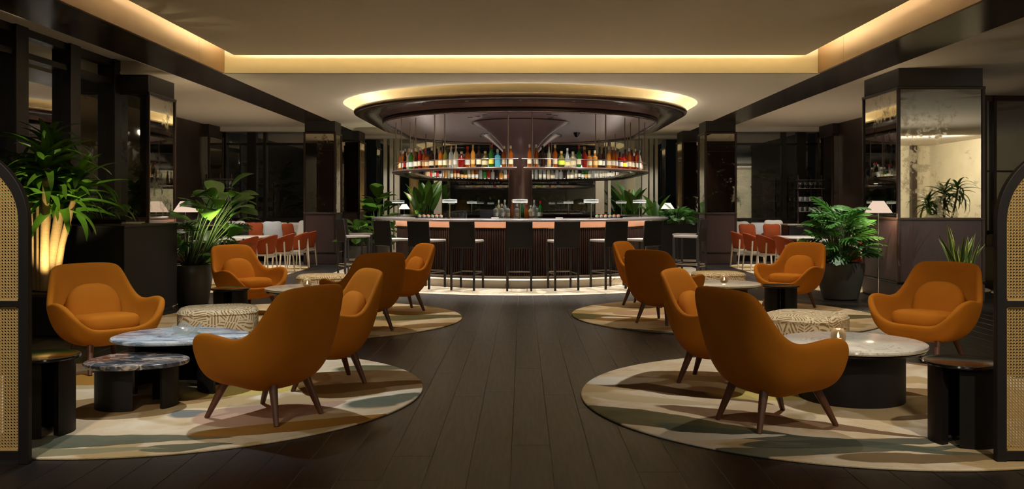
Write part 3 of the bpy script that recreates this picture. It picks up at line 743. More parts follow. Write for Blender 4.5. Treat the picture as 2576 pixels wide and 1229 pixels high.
# lounge carpets beyond the columns
for s, lab in ((-1, 'pale woven carpet under the left lounge dining chairs'), (1, 'pale woven carpet under the right lounge dining chairs')):
    out = [(x*1.0, y) for x, y in superell(1.48, 3.25, 7, 60)]
    o = obj('lounge_carpet', MB().prism(out, 0, .012), rug_mat('lounge_pile', [(0, 0, 0, .8, .3, GG, .4), (.3, -2, .5, .9, .4, OL, .2)]), loc=(s*5.93, 17.2 if s > 0 else 16.9, .0005)); tag(o, lab, 'carpet')

# ------------------------------------------------------------------ coffee and side tables
def pebble(r, e=1.0, ph=0, lob=.06, n=56):
    return [((r*(1+lob*math.cos(3*(2*PI*k/n)+ph)))*math.cos(2*PI*k/n), e*(r*(1+lob*math.cos(3*(2*PI*k/n)+ph)))*math.sin(2*PI*k/n)) for k in range(n)]
def slab(out, z0, z1, b):
    rows = []; n = len(out)
    for f, z in ((1-b/.45*1.6, z0), (1-b/.45*.5, z0+(z1-z0)*.15), (1, z0+(z1-z0)*.5), (1-b/.45*.35, z1-(z1-z0)*.12), (1-b/.45*1.1, z1)):
        rows.append([(x*f, y*f, z) for x, y in out])
    mb = MB(); mb.grid(rows, closed_u=True); mb.f.append(tuple(range(n-1, -1, -1))); mb.f.append(tuple(4*n+k for k in range(n))); return mb
def arc_panel(cx, cy, r, a0, a1, t, z1, n=18):
    a0, a1 = R(a0), R(a1)
    o = [(cx+r*math.cos(a0+(a1-a0)*k/n), cy+r*math.sin(a0+(a1-a0)*k/n)) for k in range(n+1)]
    i = [(cx+(r-t)*math.cos(a1+(a0-a1)*k/n), cy+(r-t)*math.sin(a1+(a0-a1)*k/n)) for k in range(n+1)]
    return MB().prism(o+i, 0, z1)
def marble_round(x, y, r, h, rb, lab, grp):
    t = thing('coffee_table', lab, 'table', (x, y, RUGZ), 0, grp)
    obj('base', MB().lathe([(rb, 0), (rb, h-.045)], 56), M['black_wood'], t, smooth=40)
    obj('tabletop', MB().lathe([(r-.03, h-.03), (r-.006, h-.026), (r, h-.016), (r-.004, h-.004), (r-.012, h)], 72), M['marble_white'], t, smooth=30)
    obj('under_rim', MB().lathe([(r-.05, h-.05), (r-.02, h-.046), (r-.012, h-.034), (r-.03, h-.03)], 72), M['black_gloss'], t, smooth=40)
    return t
H0 = .40-RUGZ
marble_round(2.25, 6.28, .49, H0, .345, 'large round white marble coffee table beside the nearest back-turned chair and snake plant side', 'white marble coffee tables')
marble_round(2.36, 11.0, .49, H0, .33, 'round white marble coffee table near the right lounge ottoman', 'white marble coffee tables')
marble_round(-2.41, 10.4, .49, H0, .33, 'round white marble coffee table near the left lounge ottoman', 'white marble coffee tables')
t = thing('coffee_table', 'larger blue veined marble coffee table holding a glass dish', 'table', (-2.46, 6.62, RUGZ), 0, 'blue marble nesting tables')
obj('tabletop', slab(pebble(.475, .86, .4, .05), .355, H0, .014), M['marble_blue'], t, smooth=40)
obj('base_panel', arc_panel(-.06, .02, .30, 20, 235, .022, .352), M['black_wood'], t, smooth=40)
obj('base_panel', arc_panel(.34, -.02, .20, 120, 262, .03, .352), M['black_wood'], t, smooth=40)
t = thing('coffee_table', 'smaller slate marble table nested in front of the larger blue marble one', 'table', (-2.53, 6.04, RUGZ), 0, 'blue marble nesting tables')
obj('tabletop', slab(pebble(.325, .90, .3, .05), .272, .306, .014), M['marble_dark'], t, smooth=40)
obj('base_panel', arc_panel(-.055, .0, .205, 150, 300, .028, .27), M['black_wood'], t, smooth=40)
obj('base_panel', arc_panel(.06, .01, .20, -40, 100, .028, .27), M['black_wood'], t, smooth=40)
def side_table(x, y, z, r, lab, rz=0, top='black_gloss'):
    t = thing('side_table', lab, 'side table', (x, y, z), rz, 'black side tables')
    obj('tabletop', MB().lathe([(r-.02, .425), (r-.003, .43), (r, .437), (r-.003, .446), (r-.012, .45), (r-.025, .447)], 56), M[top], t, smooth=40)
    obj('base_panel', arc_panel(0, 0, r*.86, 88, 253, .05, .426), M['black_wood'], t, smooth=40)
    obj('base_panel', arc_panel(0, 0, r*.86, 281, 447, .05, .426), M['black_wood'], t, smooth=40)
    return t
side_table(-2.79, 5.33, RUGZ, .215, 'black drum side table beside the blue marble tables, next to a cane screen', .8)
side_table(2.465, 5.13, RUGZ, .215, 'black drum side table beside the large white marble table, next to a cane screen', -.75)
side_table(-3.05, 9.62, RUGZ, .20, 'black drum side table at the feet of the chair by the broad-leaved plant', .2)
side_table(2.80, 9.95, RUGZ, .20, 'black drum side table at the feet of the chair by the floor lamp', -.2)
# ottomans
def ottoman(x, y, r, ph, lab):
    t = thing('ottoman', lab, 'ottoman', (x, y, RUGZ), ph, 'patterned ottomans')
    out = superell(r, r*.93, 3.2, 56); rows = []
    for f, z in ((.97, .03), (1, .05), (1.0, .33), (.985, .362), (.95, .378), (.86, .388), (.5, .394)): rows.append([(px*f, py*f, z) for px, py in out])
    mb = MB(); mb.grid(rows, closed_u=True); n = len(out); mb.f.append(tuple(range(n-1, -1, -1))); mb.f.append(tuple((len(rows)-1)*n+k for k in range(n)))
    obj('upholstery', mb, M['ottoman'], t, smooth=50)
    obj('piping', MB().tube([(px*.992, py*.992, .352) for px, py in out], .006, 6, True), M['ottoman'], t, smooth=80)
    obj('plinth', MB().prism([(px*.93, py*.93) for px, py in out], 0, .032), M['black_wood'], t)
ottoman(-2.76, 8.36, .35, .3, 'patterned ottoman behind the blue marble tables')
ottoman(2.42, 7.88, .36, .9, 'patterned ottoman behind the large white marble table')
ottoman(-2.66, 12.25, .335, .2, 'patterned ottoman close to the left lounge chairs')
ottoman(2.72, 12.75, .345, .2, 'patterned ottoman close to the right lounge chairs')

# ------------------------------------------------------------------ things on the tables
def votive(x, y, z, r, h, lab):
    t = thing('candle_holder', lab, 'candle', (x, y, z), 0, 'glass candle holders')
    pr = [(r*.62, 0), (r*.9, h*.12), (r, h*.4), (r*.95, h*.72), (r*.74, h*.9), (r*.72, h)]
    inn = [(a-.004, b+.003 if i == 0 else b) for i, (a, b) in enumerate(pr)][::-1]
    obj('glass_bowl', MB().lathe(pr+inn, 32), M['smoke_glass'], t, smooth=60)
    obj('wax', MB().lathe([(r*.45, .006), (r*.45, h*.30)], 20), M['wax'], t)
    obj('flame', MB().lathe([(.002, h*.34), (.008, h*.42), (.006, h*.6), (.001, h*.78)], 10), M['flame'], t)
    lamp('candle_light', 'POINT', (x, y, z+h*.9), .6, AMBER, soft=.02)
votive(2.14, 6.22, .4005, .05, .092, 'smoked glass candle holder on the nearest white marble table')
votive(2.42, 11.0, .4005, .05, .09, 'smoked glass candle holder on the white table beside the right lounge ottoman')
votive(-2.44, 10.45, .4005, .05, .09, 'smoked glass candle holder on the white table beside the left lounge ottoman')
t = thing('glass_dish', 'wavy clear glass dish on the larger blue marble table', 'dish', (-2.43, 6.66, .4005))
rows = []
for f, z0, am in ((.35, 0, 0), (.7, .004, .1), (.95, .03, .7), (1, .045, 1), (.93, .043, 1), (.75, .03, .7), (.5, .012, .1), (.2, .010, 0)):
    rows.append([(.10*f*(1+.06*am*math.cos(3*a))*math.cos(a), .10*f*(1+.06*am*math.cos(3*a))*math.sin(a), max(z0+.028*am*math.cos(3*a), .001)) for a in [2*PI*k/48 for k in range(48)]])
mb = MB(); mb.grid(rows, closed_u=True); mb.f.append(tuple(range(47, -1, -1))); mb.f.append(tuple(7*48+k for k in range(48)))
obj('bowl', mb, M['clear'], t, smooth=80)

# ------------------------------------------------------------------ folding cane screens
def cane_screen(x0, x1, y, lab):
    t = thing('arched_screen', lab, 'room divider', (0, 0, 0), 0, 'arched cane screens')
    r = (x1-x0)/2; cx = (x0+x1)/2; zc = 1.24; fw, fd = .052, .04
    rows = []
    path = [(x0, 0)]+[(cx-r*math.cos(PI*k/32), zc+r*math.sin(PI*k/32)) for k in range(33)]+[(x1, 0)]
    path2 = [(x0+fw, 0)]+[(cx-(r-fw)*math.cos(PI*k/32), zc+(r-fw)*math.sin(PI*k/32)) for k in range(33)]+[(x1-fw, 0)]
    rows = [[(a, y+d, b) for a, b in P] for P, d in ((path, -fd/2), (path, fd/2), (path2, fd/2), (path2, -fd/2))]
    mb = MB(); mb.grid(rows, closed_v=True); n = len(path); mb.f += [(0, n, 2*n, 3*n), (n-1, 4*n-1, 3*n-1, 2*n-1)]
    obj('frame', mb, M['black_wood'], t, bevel=.004)
    for z0, z1 in ((.022, .068), (.808, .838)): obj('rail', MB().box(x0+fw, y-fd/2+.004, z0, x1-fw, y+fd/2-.004, z1), M['black_wood'], t)
    xa, xb = x0+fw, x1-fw; p = .0156
    def inside(x, z, lo, hi):
        if not (xa <= x <= xb and lo <= z <= hi): return False
        return z <= zc or math.hypot(x-cx, z-zc) <= r-fw
    for lo, hi, nm in ((.068, .808, 'lower'), (.838, 2.0, 'upper')):
        cb = MB()
        def strand(ox, oz, dx, dz, wd, yy):
            L = 1.9; st = .006; a = bb = None; s = -L
            while s <= L:
                if inside(ox+dx*s, oz+dz*s, lo, hi):
                    a = s if a is None else a; bb = s
                s += st
            if a is None or bb-a < .01: return
            nx, nz = -dz*wd/2, dx*wd/2
            P, Q = (ox+dx*a, oz+dz*a), (ox+dx*bb, oz+dz*bb)
            cb.add([(P[0]-nx, yy, P[1]-nz), (Q[0]-nx, yy, Q[1]-nz), (Q[0]+nx, yy, Q[1]+nz), (P[0]+nx, yy, P[1]+nz),
                    (P[0], yy-.0012, P[1]), (Q[0], yy-.0012, Q[1])], [(0, 1, 5, 4), (4, 5, 2, 3), (3, 2, 1, 0)])
        zm = (lo+min(hi, zc+r))/2
        for k in range(-60, 61):
            for d in (-.0022, .0022):
                strand(cx+k*p+d, zm, 0, 1, .0034, y+.001); strand(cx, zm+k*p+d, 1, 0, .0034, y)
        q = math.sqrt(.5)
        for k in range(-100, 101):
            strand(cx+k*p+p/2, zm, q, q, .0032, y-.001); strand(cx+k*p+p/2, zm, q, -q, .0032, y-.002)
        tag(obj('cane_panel', cb, M['rattan'], t), kind='stuff')
    bd = MB()
    for z in (.072, .804, .842): bd.box(xa, y-.008, z-.004, xb, y+.004, z+.004)
    for z0, z1 in ((.07, .806), (.84, zc)):
        for x in (xa, xb-.008): bd.box(x, y-.008, z0, x+.008, y+.004, z1)
    bd.tube([(cx-(r-fw-.004)*math.cos(PI*k/24), y-.002, zc+(r-fw-.004)*math.sin(PI*k/24)) for k in range(25)], .005, 6)
    obj('cane_beading', bd, M['rattan'], t)
cane_screen(-3.33, -2.53, 4.73, 'arched black framed cane screen beside the blue marble table group')
cane_screen(2.434, 3.234, 4.73, 'arched black framed cane screen beside the large white marble table group')

# ------------------------------------------------------------------ bar stools
def stool():
    t = thing('bar_stool', 'x', 'bar stool'); w_, d_ = .20, .24
    obj('seat', MB().box(-w_, -d_+.02, .735, w_, d_, .775), M['leather_seat'], t, bevel=.012)
    mb = MB(); rows = []
    for i in range(9):
        u = i/8; z = .66+.41*u; y = -d_-.012-.05*max(0, u-.25)**1.2
        rows.append((y, z))
    pr = [(y, z) for y, z in rows]+[(y+.024, z) for y, z in rows[::-1]]
    n = len(pr); mb.add([(-w_-.005, y, z) for y, z in pr]+[(w_+.005, y, z) for y, z in pr], [tuple(range(n)), tuple(range(2*n-1, n-1, -1))]+[(i, n+i, n+(i+1) % n, (i+1) % n) for i in range(n)])
    obj('backrest', mb, M['leather'], t, bevel=.006, smooth=40)
    for sx in (-1, 1):
        obj('leg', MB().box(sx*(w_-.015)-.015, d_-.032, 0, sx*(w_-.015)+.015, d_-.002, .74), M['leather'], t, bevel=.004)
        obj('leg', MB().box(sx*(w_-.015)-.015, -d_-.01, 0, sx*(w_-.015)+.015, -d_+.022, .74), M['leather'], t, bevel=.004)
        obj('side_rail', MB().box(sx*(w_-.015)-.008, -d_, .245, sx*(w_-.015)+.008, d_-.01, .262), M['steel'], t)
    obj('foot_rail', MB().box(-w_+.03, d_-.026, .255, w_-.03, d_-.008, .275), M['steel'], t)
    obj('rear_rail', MB().box(-w_+.03, -d_-.002, .215, w_-.03, -d_+.014, .232), M['steel'], t)
    return t
sp = stool(); ST = []
for ph in (-41, -28, -15.2, -.2, 12.3, 26.4, 39):
    a = R(ph); ST.append((BX+3.16*math.sin(a), BY0-3.16*math.cos(a), face(-math.sin(a), math.cos(a))))
ST += [(-3.06, 16.75, face(.85, .52)), (-3.22, 18.1, face(.93, .36)), (3.04, 16.65, face(-.85, .52)), (3.18, 17.75, face(-.93, .36))]
LAB = ['black leather bar stool on the left curve of the bar, facing the copper band', 'black leather bar stool behind the chair closest to the bar on the left', 'black leather bar stool just to the left of the middle stool',
 'black leather bar stool in the middle of the bar front, below the pillar', 'black leather bar stool just to the right of the middle stool', 'black leather bar stool two places right of the middle stool', 'black leather bar stool behind the mustard chairs on the right curve of the bar',
 'black leather bar stool seen edge-on at the left end of the bar', 'black leather bar stool behind the edge-on one at the left end', 'black leather bar stool seen edge-on at the right end of the bar', 'black leather bar stool behind the edge-on one at the right end']
for i, (x, y, rz) in enumerate(ST):
    o = sp if i == 0 else copy_tree(sp); o.location = (x, y, .004); o.rotation_euler.z = rz; tag(o, LAB[i], 'bar stool', 'black leather bar stools')

# ------------------------------------------------------------------ lounge dining chairs, tables, banquettes
def dining_chair():
    t = thing('dining_chair', 'x', 'chair'); n = 22; rows = []
    for v in range(7):
        row = []
        for k in range(n+1):
            a = R(-115+230*k/n); e = .5+.5*math.cos(a)
            top = .56+.20*e**1.2; z = .42+(top-.42)*v/6; r = .225+.02*v/6
            row.append((r*math.sin(a)*1.05, -r*math.cos(a)-.02-.04*e*v/6, z))
        rows.append(row)
    mb = MB(); mb.grid(rows); o = obj('backrest', mb, M['rust'], t, smooth=180)
    m = o.modifiers.new('thick', 'SOLIDIFY'); m.thickness = .035; m.offset = 0
    m = o.modifiers.new('bevel', 'BEVEL'); m.width = .012; m.segments = 2; m.limit_method = 'ANGLE'
    obj('seat', puff(.225, .23, .045, .6, .5, 24, 8, Matrix.Translation((0, .01, .43))), M['rust'], t, smooth=180)
    obj('seat_frame', MB().prism(superell(.225, .225, 4, 32), .365, .40), M['white_wood'], t)
    for sx in (-1, 1):
        obj('leg', MB().cone((sx*.20, -.20, .60), (sx*.235, -.25, 0), .017, .014, 10), M['white_wood'], t, smooth=50)
        obj('leg', MB().cone((sx*.19, .18, .40), (sx*.205, .20, 0), .019, .013, 10), M['white_wood'], t, smooth=50)
    obj('stretcher', MB().box(-.19, -.225, .33, .19, -.205, .36), M['white_wood'], t)
    return t
dp = dining_chair(); first = True
for (x, y, s, lab) in ((-4.92, 17.3, -1, 'rust velvet dining chair partly hidden by the mustard chair in front of the broad-leaved plant'), (-4.80, 18.1, -1, 'rust velvet dining chair on white legs, middle of the left lounge row'), (-4.72, 18.95, -1, 'rust velvet dining chair on white legs, beside the left lounge column'),
    (-5.05, 16.5, -1, 'rust velvet dining chair almost hidden behind the broad-leaved plant'), (-4.75, 19.85, -1, 'rust velvet dining chair peeking past the left lounge column'),
    (4.72, 19.4, 1, 'rust velvet dining chair beside the right lounge column'), (4.76, 18.5, 1, 'rust velvet dining chair on white legs, second from the right lounge column'), (4.80, 17.6, 1, 'rust velvet dining chair on white legs, third from the right lounge column'), (4.92, 16.75, 1, 'rust velvet dining chair behind the mustard chair by the floor lamp'),
    (5.3, 14.9, 1, 'rust dining chair on white legs hidden behind the round planter')):
    o = dp if first else copy_tree(dp); first = False
    o.location = (x, y, .0125); o.rotation_euler.z = face(s, .12); tag(o, lab, 'chair', 'rust dining chairs')
for s, ys, nm in ((-1, (17.3, 19.2), 'left'), (1, (17.2, 19.1), 'right')):
    for i, y in enumerate(ys):
        t = thing('dining_table', 'pale stone-topped lounge table in the %s lounge, %s the plant' % (nm, 'close to' if i == 0 else 'further from'), 'table', (s*5.75, y, .0125), 0, 'pale lounge tables')
        obj('tabletop', MB().prism(superell(.36, .62, 6, 36), .63, .66), M['marble_white'], t, bevel=.006)
        obj('pedestal', MB().lathe([(.05, .02), (.04, .1), (.04, .63)], 20), M['white_wood'], t); obj('foot', MB().lathe([(.24, 0), (.24, .015), (.06, .03)], 28), M['white_wood'], t)
def banquette(x0, x1, y, nm, lab, rz=0, loc=None):
    t = thing('banquette', lab, 'sofa', loc or ((x0+x1)/2, y, 0), rz); hw = (x1-x0)/2
    obj('seat', MB().box(-hw, -.62, .12, hw, 0, .47), M['cream_cloth'], t, bevel=.04, seg=3)
    k = max(1, round((x1-x0)/.75)); wd = 2*hw/k
    for i in range(k): obj('back_pad', MB().box(-hw+i*wd+.004, -.12, .45, -hw+(i+1)*wd-.004, .06, .90), M['cream_cloth'], t, bevel=.05, seg=3)
    obj('plinth', MB().box(-hw, -.55, 0, hw, .05, .13), M['black_wood'], t)
banquette(-7.2, -4.92, 22.35, 'left', 'cream banquette under the left lounge window')
banquette(4.95, 6.12, 22.35, 'right', 'cream banquette under the right lounge window')
banquette(0, 2.3, 0, 'side', 'cream sofa along the right aisle wall behind the planter', R(-90), (7.2, 18.6, .0126))
def cushion(x, y, z, sz, mat, lab, rz=0, tilt=-18, roll=0, obl=1):
    mb = puff(sz*.5, sz*.5, sz*.17, .42, .95, 32, 12)
    for i, (a, b, c) in enumerate(mb.v):      # corners stand out, thin at the rim
        f = min(abs(a), abs(b))/(sz*.5); mb.v[i] = (a*obl*(1+.10*f), -c*(1-.3*f), b*(1+.10*f))
    o = obj('cushion', mb, M[mat], smooth=180, loc=(x, y, z), rot=(R(tilt), R(roll), rz)); tag(o, lab, 'cushion', 'scatter cushions')
cushion(-6.42, 22.0, .70, .42, 'rust', 'square rust cushion on the left lounge banquette', .2)
cushion(-5.97, 22.06, .72, .44, 'grey_cloth', 'pale grey cushion next to the round rust cushion', .5)
cushion(-5.58, 21.98, .69, .40, 'rust', 'slim upright rust cushion on the left lounge banquette', .9, -15, 0, .8)
cushion(-5.17, 22.08, .73, .46, 'cream_cloth', 'large cream cushion nearest the left lounge column', -.2)
cushion(-6.88, 22.06, .73, .44, 'cream_cloth', 'cream cushion tucked behind the square rust one', 0)
cushion(5.24, 22.10, .72, .44, 'cream_cloth', 'cream cushion behind the darker rust cushion in the right lounge', 0)
cushion(5.36, 21.84, .68, .40, 'rust', 'darker rust cushion on the right lounge banquette', .15)
cushion(5.66, 22.10, .70, .36, 'grey_cloth', 'pale grey cushion between two rust cushions', -.2)
cushion(5.94, 21.84, .68, .40, 'rust', 'bright rust cushion on the right lounge banquette by the cabinet', -.1)
cushion(6.06, 22.10, .75, .44, 'cream_cloth', 'cream cushion behind the bright rust cushion by the cabinet', 0)
cushion(6.88, 18.9, .70, .46, 'cream_cloth', 'cream cushion on the right aisle sofa', R(-90), -18)
cushion(6.80, 18.40, .70, .38, 'rust', 'rust cushion on the right aisle sofa half hidden by the planter', R(-90), -18)
cushion(6.88, 17.94, .70, .42, 'cream_cloth', 'second cream cushion on the right aisle sofa above the planter leaves', R(-90), -18)
# service cabinets and glass racks
def rack(x, y, s, nm):
    t = thing('service_cabinet', 'dark service cabinet with marble top in the %s lounge' % nm, 'cabinet', (x, y, 0))
    e0, e1 = (-.26, .70) if s > 0 else (-.78, .26)
    obj('body', MB().box(e0, -.3, 0, e1, .3, .86), M['black_wood'], t)
    for z in (.1, .36, .62):
        dr = obj('drawer', MB().box(-.25, -.315, z, .25, -.295, z+.235), M['black_gloss'], t, bevel=.004); obj('handle', MB().box(-.08, -.328, z+.20, .08, -.314, z+.212), M['steel'], dr)
    obj('worktop', MB().box(e0-.02, -.33, .86, e1+.02, .32, .885), M['marble_white'], t)
    q = thing('glass_rack', 'open metal rack of glassware behind the %s lounge seats' % nm, 'rack', (x+s*.45*.8, y+.1, .8855))
    ZB = .8855
    for px in (-.28, .02, .28): obj('post', MB().box(px-.014, -.014, 0, px+.014, .014, 1.14), M['frame_wood'], q)
    for z in (1.42, 1.72, 1.92, 1.18): obj('shelf', MB().box(-.30, -.15, z-.012-ZB, .30, .15, z-ZB), M['steel'], q)
    wine = [(.028, 0), (.004, .006), (.004, .07), (.022, .085), (.032, .115), (.026, .16)]; tum = [(.03, 0), (.034, .10), (.031, .10), (.028, .006)]
    gw, gt = MB().lathe(wine, 10, cap=False).mesh('wine_glass', M['clear'], 60), MB().lathe(tum, 10, cap=False).mesh('tumbler', M['clear'], 60)
    for z, me, lab in ((1.72, gw, 'small wine glass on the upper rack shelf of the %s lounge' % nm), (1.42, gt, 'small tumbler on the middle rack shelf of the %s lounge' % nm), (1.18, gt, 'small tumbler on the lower rack shelf of the %s lounge' % nm)):
        for i in range(10):
            o = put(me.name.split('.')[0], me, None, (x+s*.36-.26+.058*i, y+.1-.09+.05*(i % 2), z)); tag(o, lab, 'glass', lab.replace('small ', '')+'s')
rack(6.42, 21.55, 1, 'right'); rack(-6.50, 20.7, -1, 'left')
# ------------------------------------------------------------------ bottles
PROF = {
 'round': ([(.037, 0), (.039, .01), (.039, .17), (.034, .20), (.017, .235), (.0145, .25), (.0145, .285)], .045, .115, (.0165, .27, .315)),
 'tall': ([(.033, 0), (.035, .01), (.035, .19), (.028, .225), (.0145, .25), (.0135, .30)], .05, .125, (.015, .285, .335)),
 'squat': ([(.046, 0), (.050, .012), (.050, .11), (.044, .145), (.02, .175), (.016, .215)], .04, .10, (.02, .205, .24)),
 'decanter': ([(.050, 0), (.052, .015), (.045, .08), (.028, .15), (.015, .21), (.013, .26)], .03, .075, (.016, .25, .285)),
 'flask': ([(.040, 0), (.042, .01), (.042, .15), (.040, .168), (.016, .18), (.015, .23)], .04, .105, (.018, .22, .265)),
 'slim': ([(.030, 0), (.031, .01), (.029, .12), (.022, .20), (.012, .25), (.0115, .31)], .05, .12, (.0135, .30, .34)),
}
BM = {}
for k, (pr, l0, l1, (cr, c0, c1)) in PROF.items():
    n = 14 if k != 'flask' else 4
    ph = Matrix.Rotation(PI/4, 4, 'Z') if k == 'flask' else None
    def rad(zz):
        for (ra, za), (rb, zb_) in zip(pr, pr[1:]):
            if za <= zz <= zb_: return ra+(rb-ra)*(zz-za)/max(zb_-za, 1e-6)
        return pr[-1][0]
    ra_, rb_ = rad(l0)+.0012, rad(l1)+.0012
    body = MB().lathe(pr, 16).mesh('bottle', None, 50); lab = MB().lathe([(ra_, l0), (rb_, l1)], 16, cap=False).mesh('label', None, 50)
    cap = MB().lathe([(cr, c0), (cr, c1)], 10).mesh('cap', None, 50)
    for me in (body, lab, cap): me.materials.append(M['paper'])
    BM[k] = (body, lab, cap)
GL = {k: bottle_glass('glass_'+k, c, s) for k, c, s in (('amber', srgb(168, 88, 22), .8), ('honey', srgb(206, 146, 60), .75), ('clear', srgb(226, 228, 222), .3), ('green', srgb(50, 120, 44), .75),
      ('dark', srgb(44, 26, 20), .9), ('red', srgb(150, 34, 24), .8), ('blue', srgb(110, 198, 216), .75), ('pale', srgb(222, 214, 180), .45), ('olive', srgb(110, 104, 40), .75))}
LB = {k: simple('label_'+k, c, .7, var=.1, sc=60) for k, c in (('cream', srgb(206, 190, 158)), ('white', srgb(206, 204, 196)), ('black', srgb(30, 28, 28)), ('yellow', srgb(236, 204, 60)), ('red', srgb(190, 40, 34)), ('lime', srgb(176, 206, 50)), ('tan', srgb(206, 160, 96)), ('teal', srgb(70, 150, 150)))}
CP = {k: simple('cap_'+k, c, .4) for k, c in (('black', srgb(26, 24, 24)), ('cream', srgb(232, 214, 178)), ('red', srgb(200, 34, 40)), ('gold', srgb(200, 160, 80)), ('white', srgb(235, 232, 225)), ('blue', srgb(40, 60, 140)))}
def slot(o, m): o.material_slots[0].link = 'OBJECT'; o.material_slots[0].material = m
def bottle(x, y, z, kind, g, l, c, label, grp, sc=1.0):
    me = BM[kind]
    o = put('bottle', me[0], None, (x, y, z), (0, 0, random.uniform(-.4, .4)), sc); slot(o, GL[g])
    if l: slot(put('bottle_label', me[1], o), LB[l])
    slot(put('bottle_cap', me[2], o), CP[c])
    return tag(o, label, 'bottle', grp)
ORD = ['first', 'second', 'third', 'fourth', 'fifth', 'sixth', 'seventh', 'eighth', 'ninth', 'tenth', 'eleventh', 'twelfth', 'thirteenth', 'fourteenth', 'fifteenth', 'sixteenth', 'seventeenth', 'eighteenth', 'nineteenth', 'twentieth']
ORD += ['twenty-'+o for o in ORD[:9]]+['thirtieth']+['thirty-'+o for o in ORD[:9]]
def at_s(side, s, r):
    """point on the shelf, s metres along it from the front gap"""
    p = half(r, side); d = 0
    for a, b in zip(p, p[1:]):
        L = math.dist(a, b)
        if d+L >= s: f = (s-d)/L; return (a[0]+f*(b[0]-a[0]), a[1]+f*(b[1]-a[1]))
        d += L
    return p[-1]
LEFT = [('round','amber','cream','cream'),('round','amber','cream','cream'),('flask','blue',None,'white'),('tall','green','yellow','red'),('squat','olive','cream','gold'),('round','dark','cream','black'),('tall','honey','tan','gold'),('round','amber','white','red'),('squat','red',None,'cream'),
        ('tall','pale','white','cream'),('tall','clear','cream','gold'),('round','olive','cream','black'),('round','amber','cream','black'),('slim','dark','tan','gold'),('round','dark','cream','cream'),('flask','amber','cream','blue'),('round','amber','tan','red'),('tall','red','cream','cream'),
        ('round','dark','cream','gold'),('tall','amber','white','white'),('round','green','white','white'),('tall','clear','white','cream'),('round','amber','cream','gold'),('slim','dark','red','cream'),('round','amber','white','white'),('round','red','cream','black'),('tall','amber','cream','cream')]
RIGHT = [('tall','amber','cream','cream'),('tall','amber','cream','white'),('round','dark',None,'black'),('slim','pale','tan','red'),('tall','amber','cream','cream'),('squat','olive','lime','gold'),('decanter','clear','tan','white'),('squat','pale','cream','white'),('tall','green','cream','red'),
         ('round','red',None,'gold'),('flask','honey','cream','gold'),('flask','honey','tan','cream'),('round','dark','cream','black'),('round','dark','white','black'),('tall','honey','cream','white'),('tall','amber','cream','cream'),('tall','amber','white','cream'),('flask','red','white','black'),
         ('squat','red','yellow','black'),('round','red','white','black'),('tall','amber','cream','white'),('round','red','cream','black'),('round','dark','cream','gold'),('slim','amber','cream','cream'),('round','red','white','black'),('round','amber','cream','black'),('tall','clear','white','white')]
for side, nm, rows in ((-1, 'left', LEFT), (1, 'right', RIGHT)):
    mixr = random.Random(side+9); rows = rows+mixr.sample(rows[9:], 9)
    for i, (k, g, l, c) in enumerate(rows):
        x, y = at_s(side, .10+.108*i, 2.27-.05*((i*7) % 3 == 1))
        bottle(x, y, SHZ+.001, k, g, l, c, '%s bottle on the front shelf, %s from the central gap going %s' % (g if g != 'dark' else 'dark brown', ORD[i], nm), 'bottles on the front of the hanging shelf', 1.14)
    tot = sum(math.dist(a, b) for a, b in zip(half(2.27, side), half(2.27, side)[1:]))
    rk = list('amber clear honey dark clear red green clear amber honey clear olive dark red amber clear pale honey clear dark'.split()) if side < 0 else list('clear clear clear clear pale clear clear clear dark clear pale clear dark green green clear clear clear pale clear'.split())
    rk = rk+rk[5:13]
    for i in range(28):
        x, y = at_s(side, tot-.22-.108*i, 2.27); rr = random.Random(i*7+side)
        k = rr.choice(['round', 'tall', 'squat', 'flask', 'round']); g = rk[i]
        bottle(x, y, SHZ+.001, k, g, rr.choice(['cream', 'white', None, 'tan', 'red' if side < 0 else 'white']), rr.choice(list(CP)), '%s bottle on the rear shelf, %s from the pillar going %s' % (g if g != 'dark' else 'dark brown', ORD[i], nm), 'bottles on the rear of the hanging shelf', 1.12)
SPEED = [(-.44,'flask','clear','white','black'),(-.39,'tall','pale','white','white'),(-.335,'flask','clear','white','cream'),(-.28,'tall','clear','white','white'),(-.225,'flask','clear','cream','black'),(-.15,'slim','amber',None,'gold'),(-.06,'flask','clear','cream','white'),(.03,'round','green',None,'white'),(.115,'decanter','amber',None,'gold'),(.19,'squat','pale','cream','white'),(.25,'tall','clear','white','white'),(.305,'flask','clear','white','black'),(.36,'round','green','white','red')]
for i, (dx, k, g, l, c) in enumerate(SPEED):
    bottle(BX+dx*1.0, 16.45+.04*(i % 2), 1.0855, k, g, l, c, '%s bottle on the bar island, %s from the tablet' % ({'pale': 'pale', 'clear': 'clear'}.get(g, g), ORD[i]), 'bottles on the bar island')
# tablet till
t = thing('tablet', 'dark tilted tablet screen on the bar island', 'tablet', (-.62, 16.52, 1.0855), .1)
obj('stand', MB().box(-.07, -.04, 0, .07, .05, .012).box(-.02, 0, .01, .02, .02, .07), M['black_gloss'], t)
mm = Matrix.Translation((0, -.01, .085)) @ Matrix.Rotation(R(-32), 4, 'X')
obj('display', MB().box(-.14, -.006, -.085, .14, .006, .085, mm), M['screen'], t, bevel=.004)
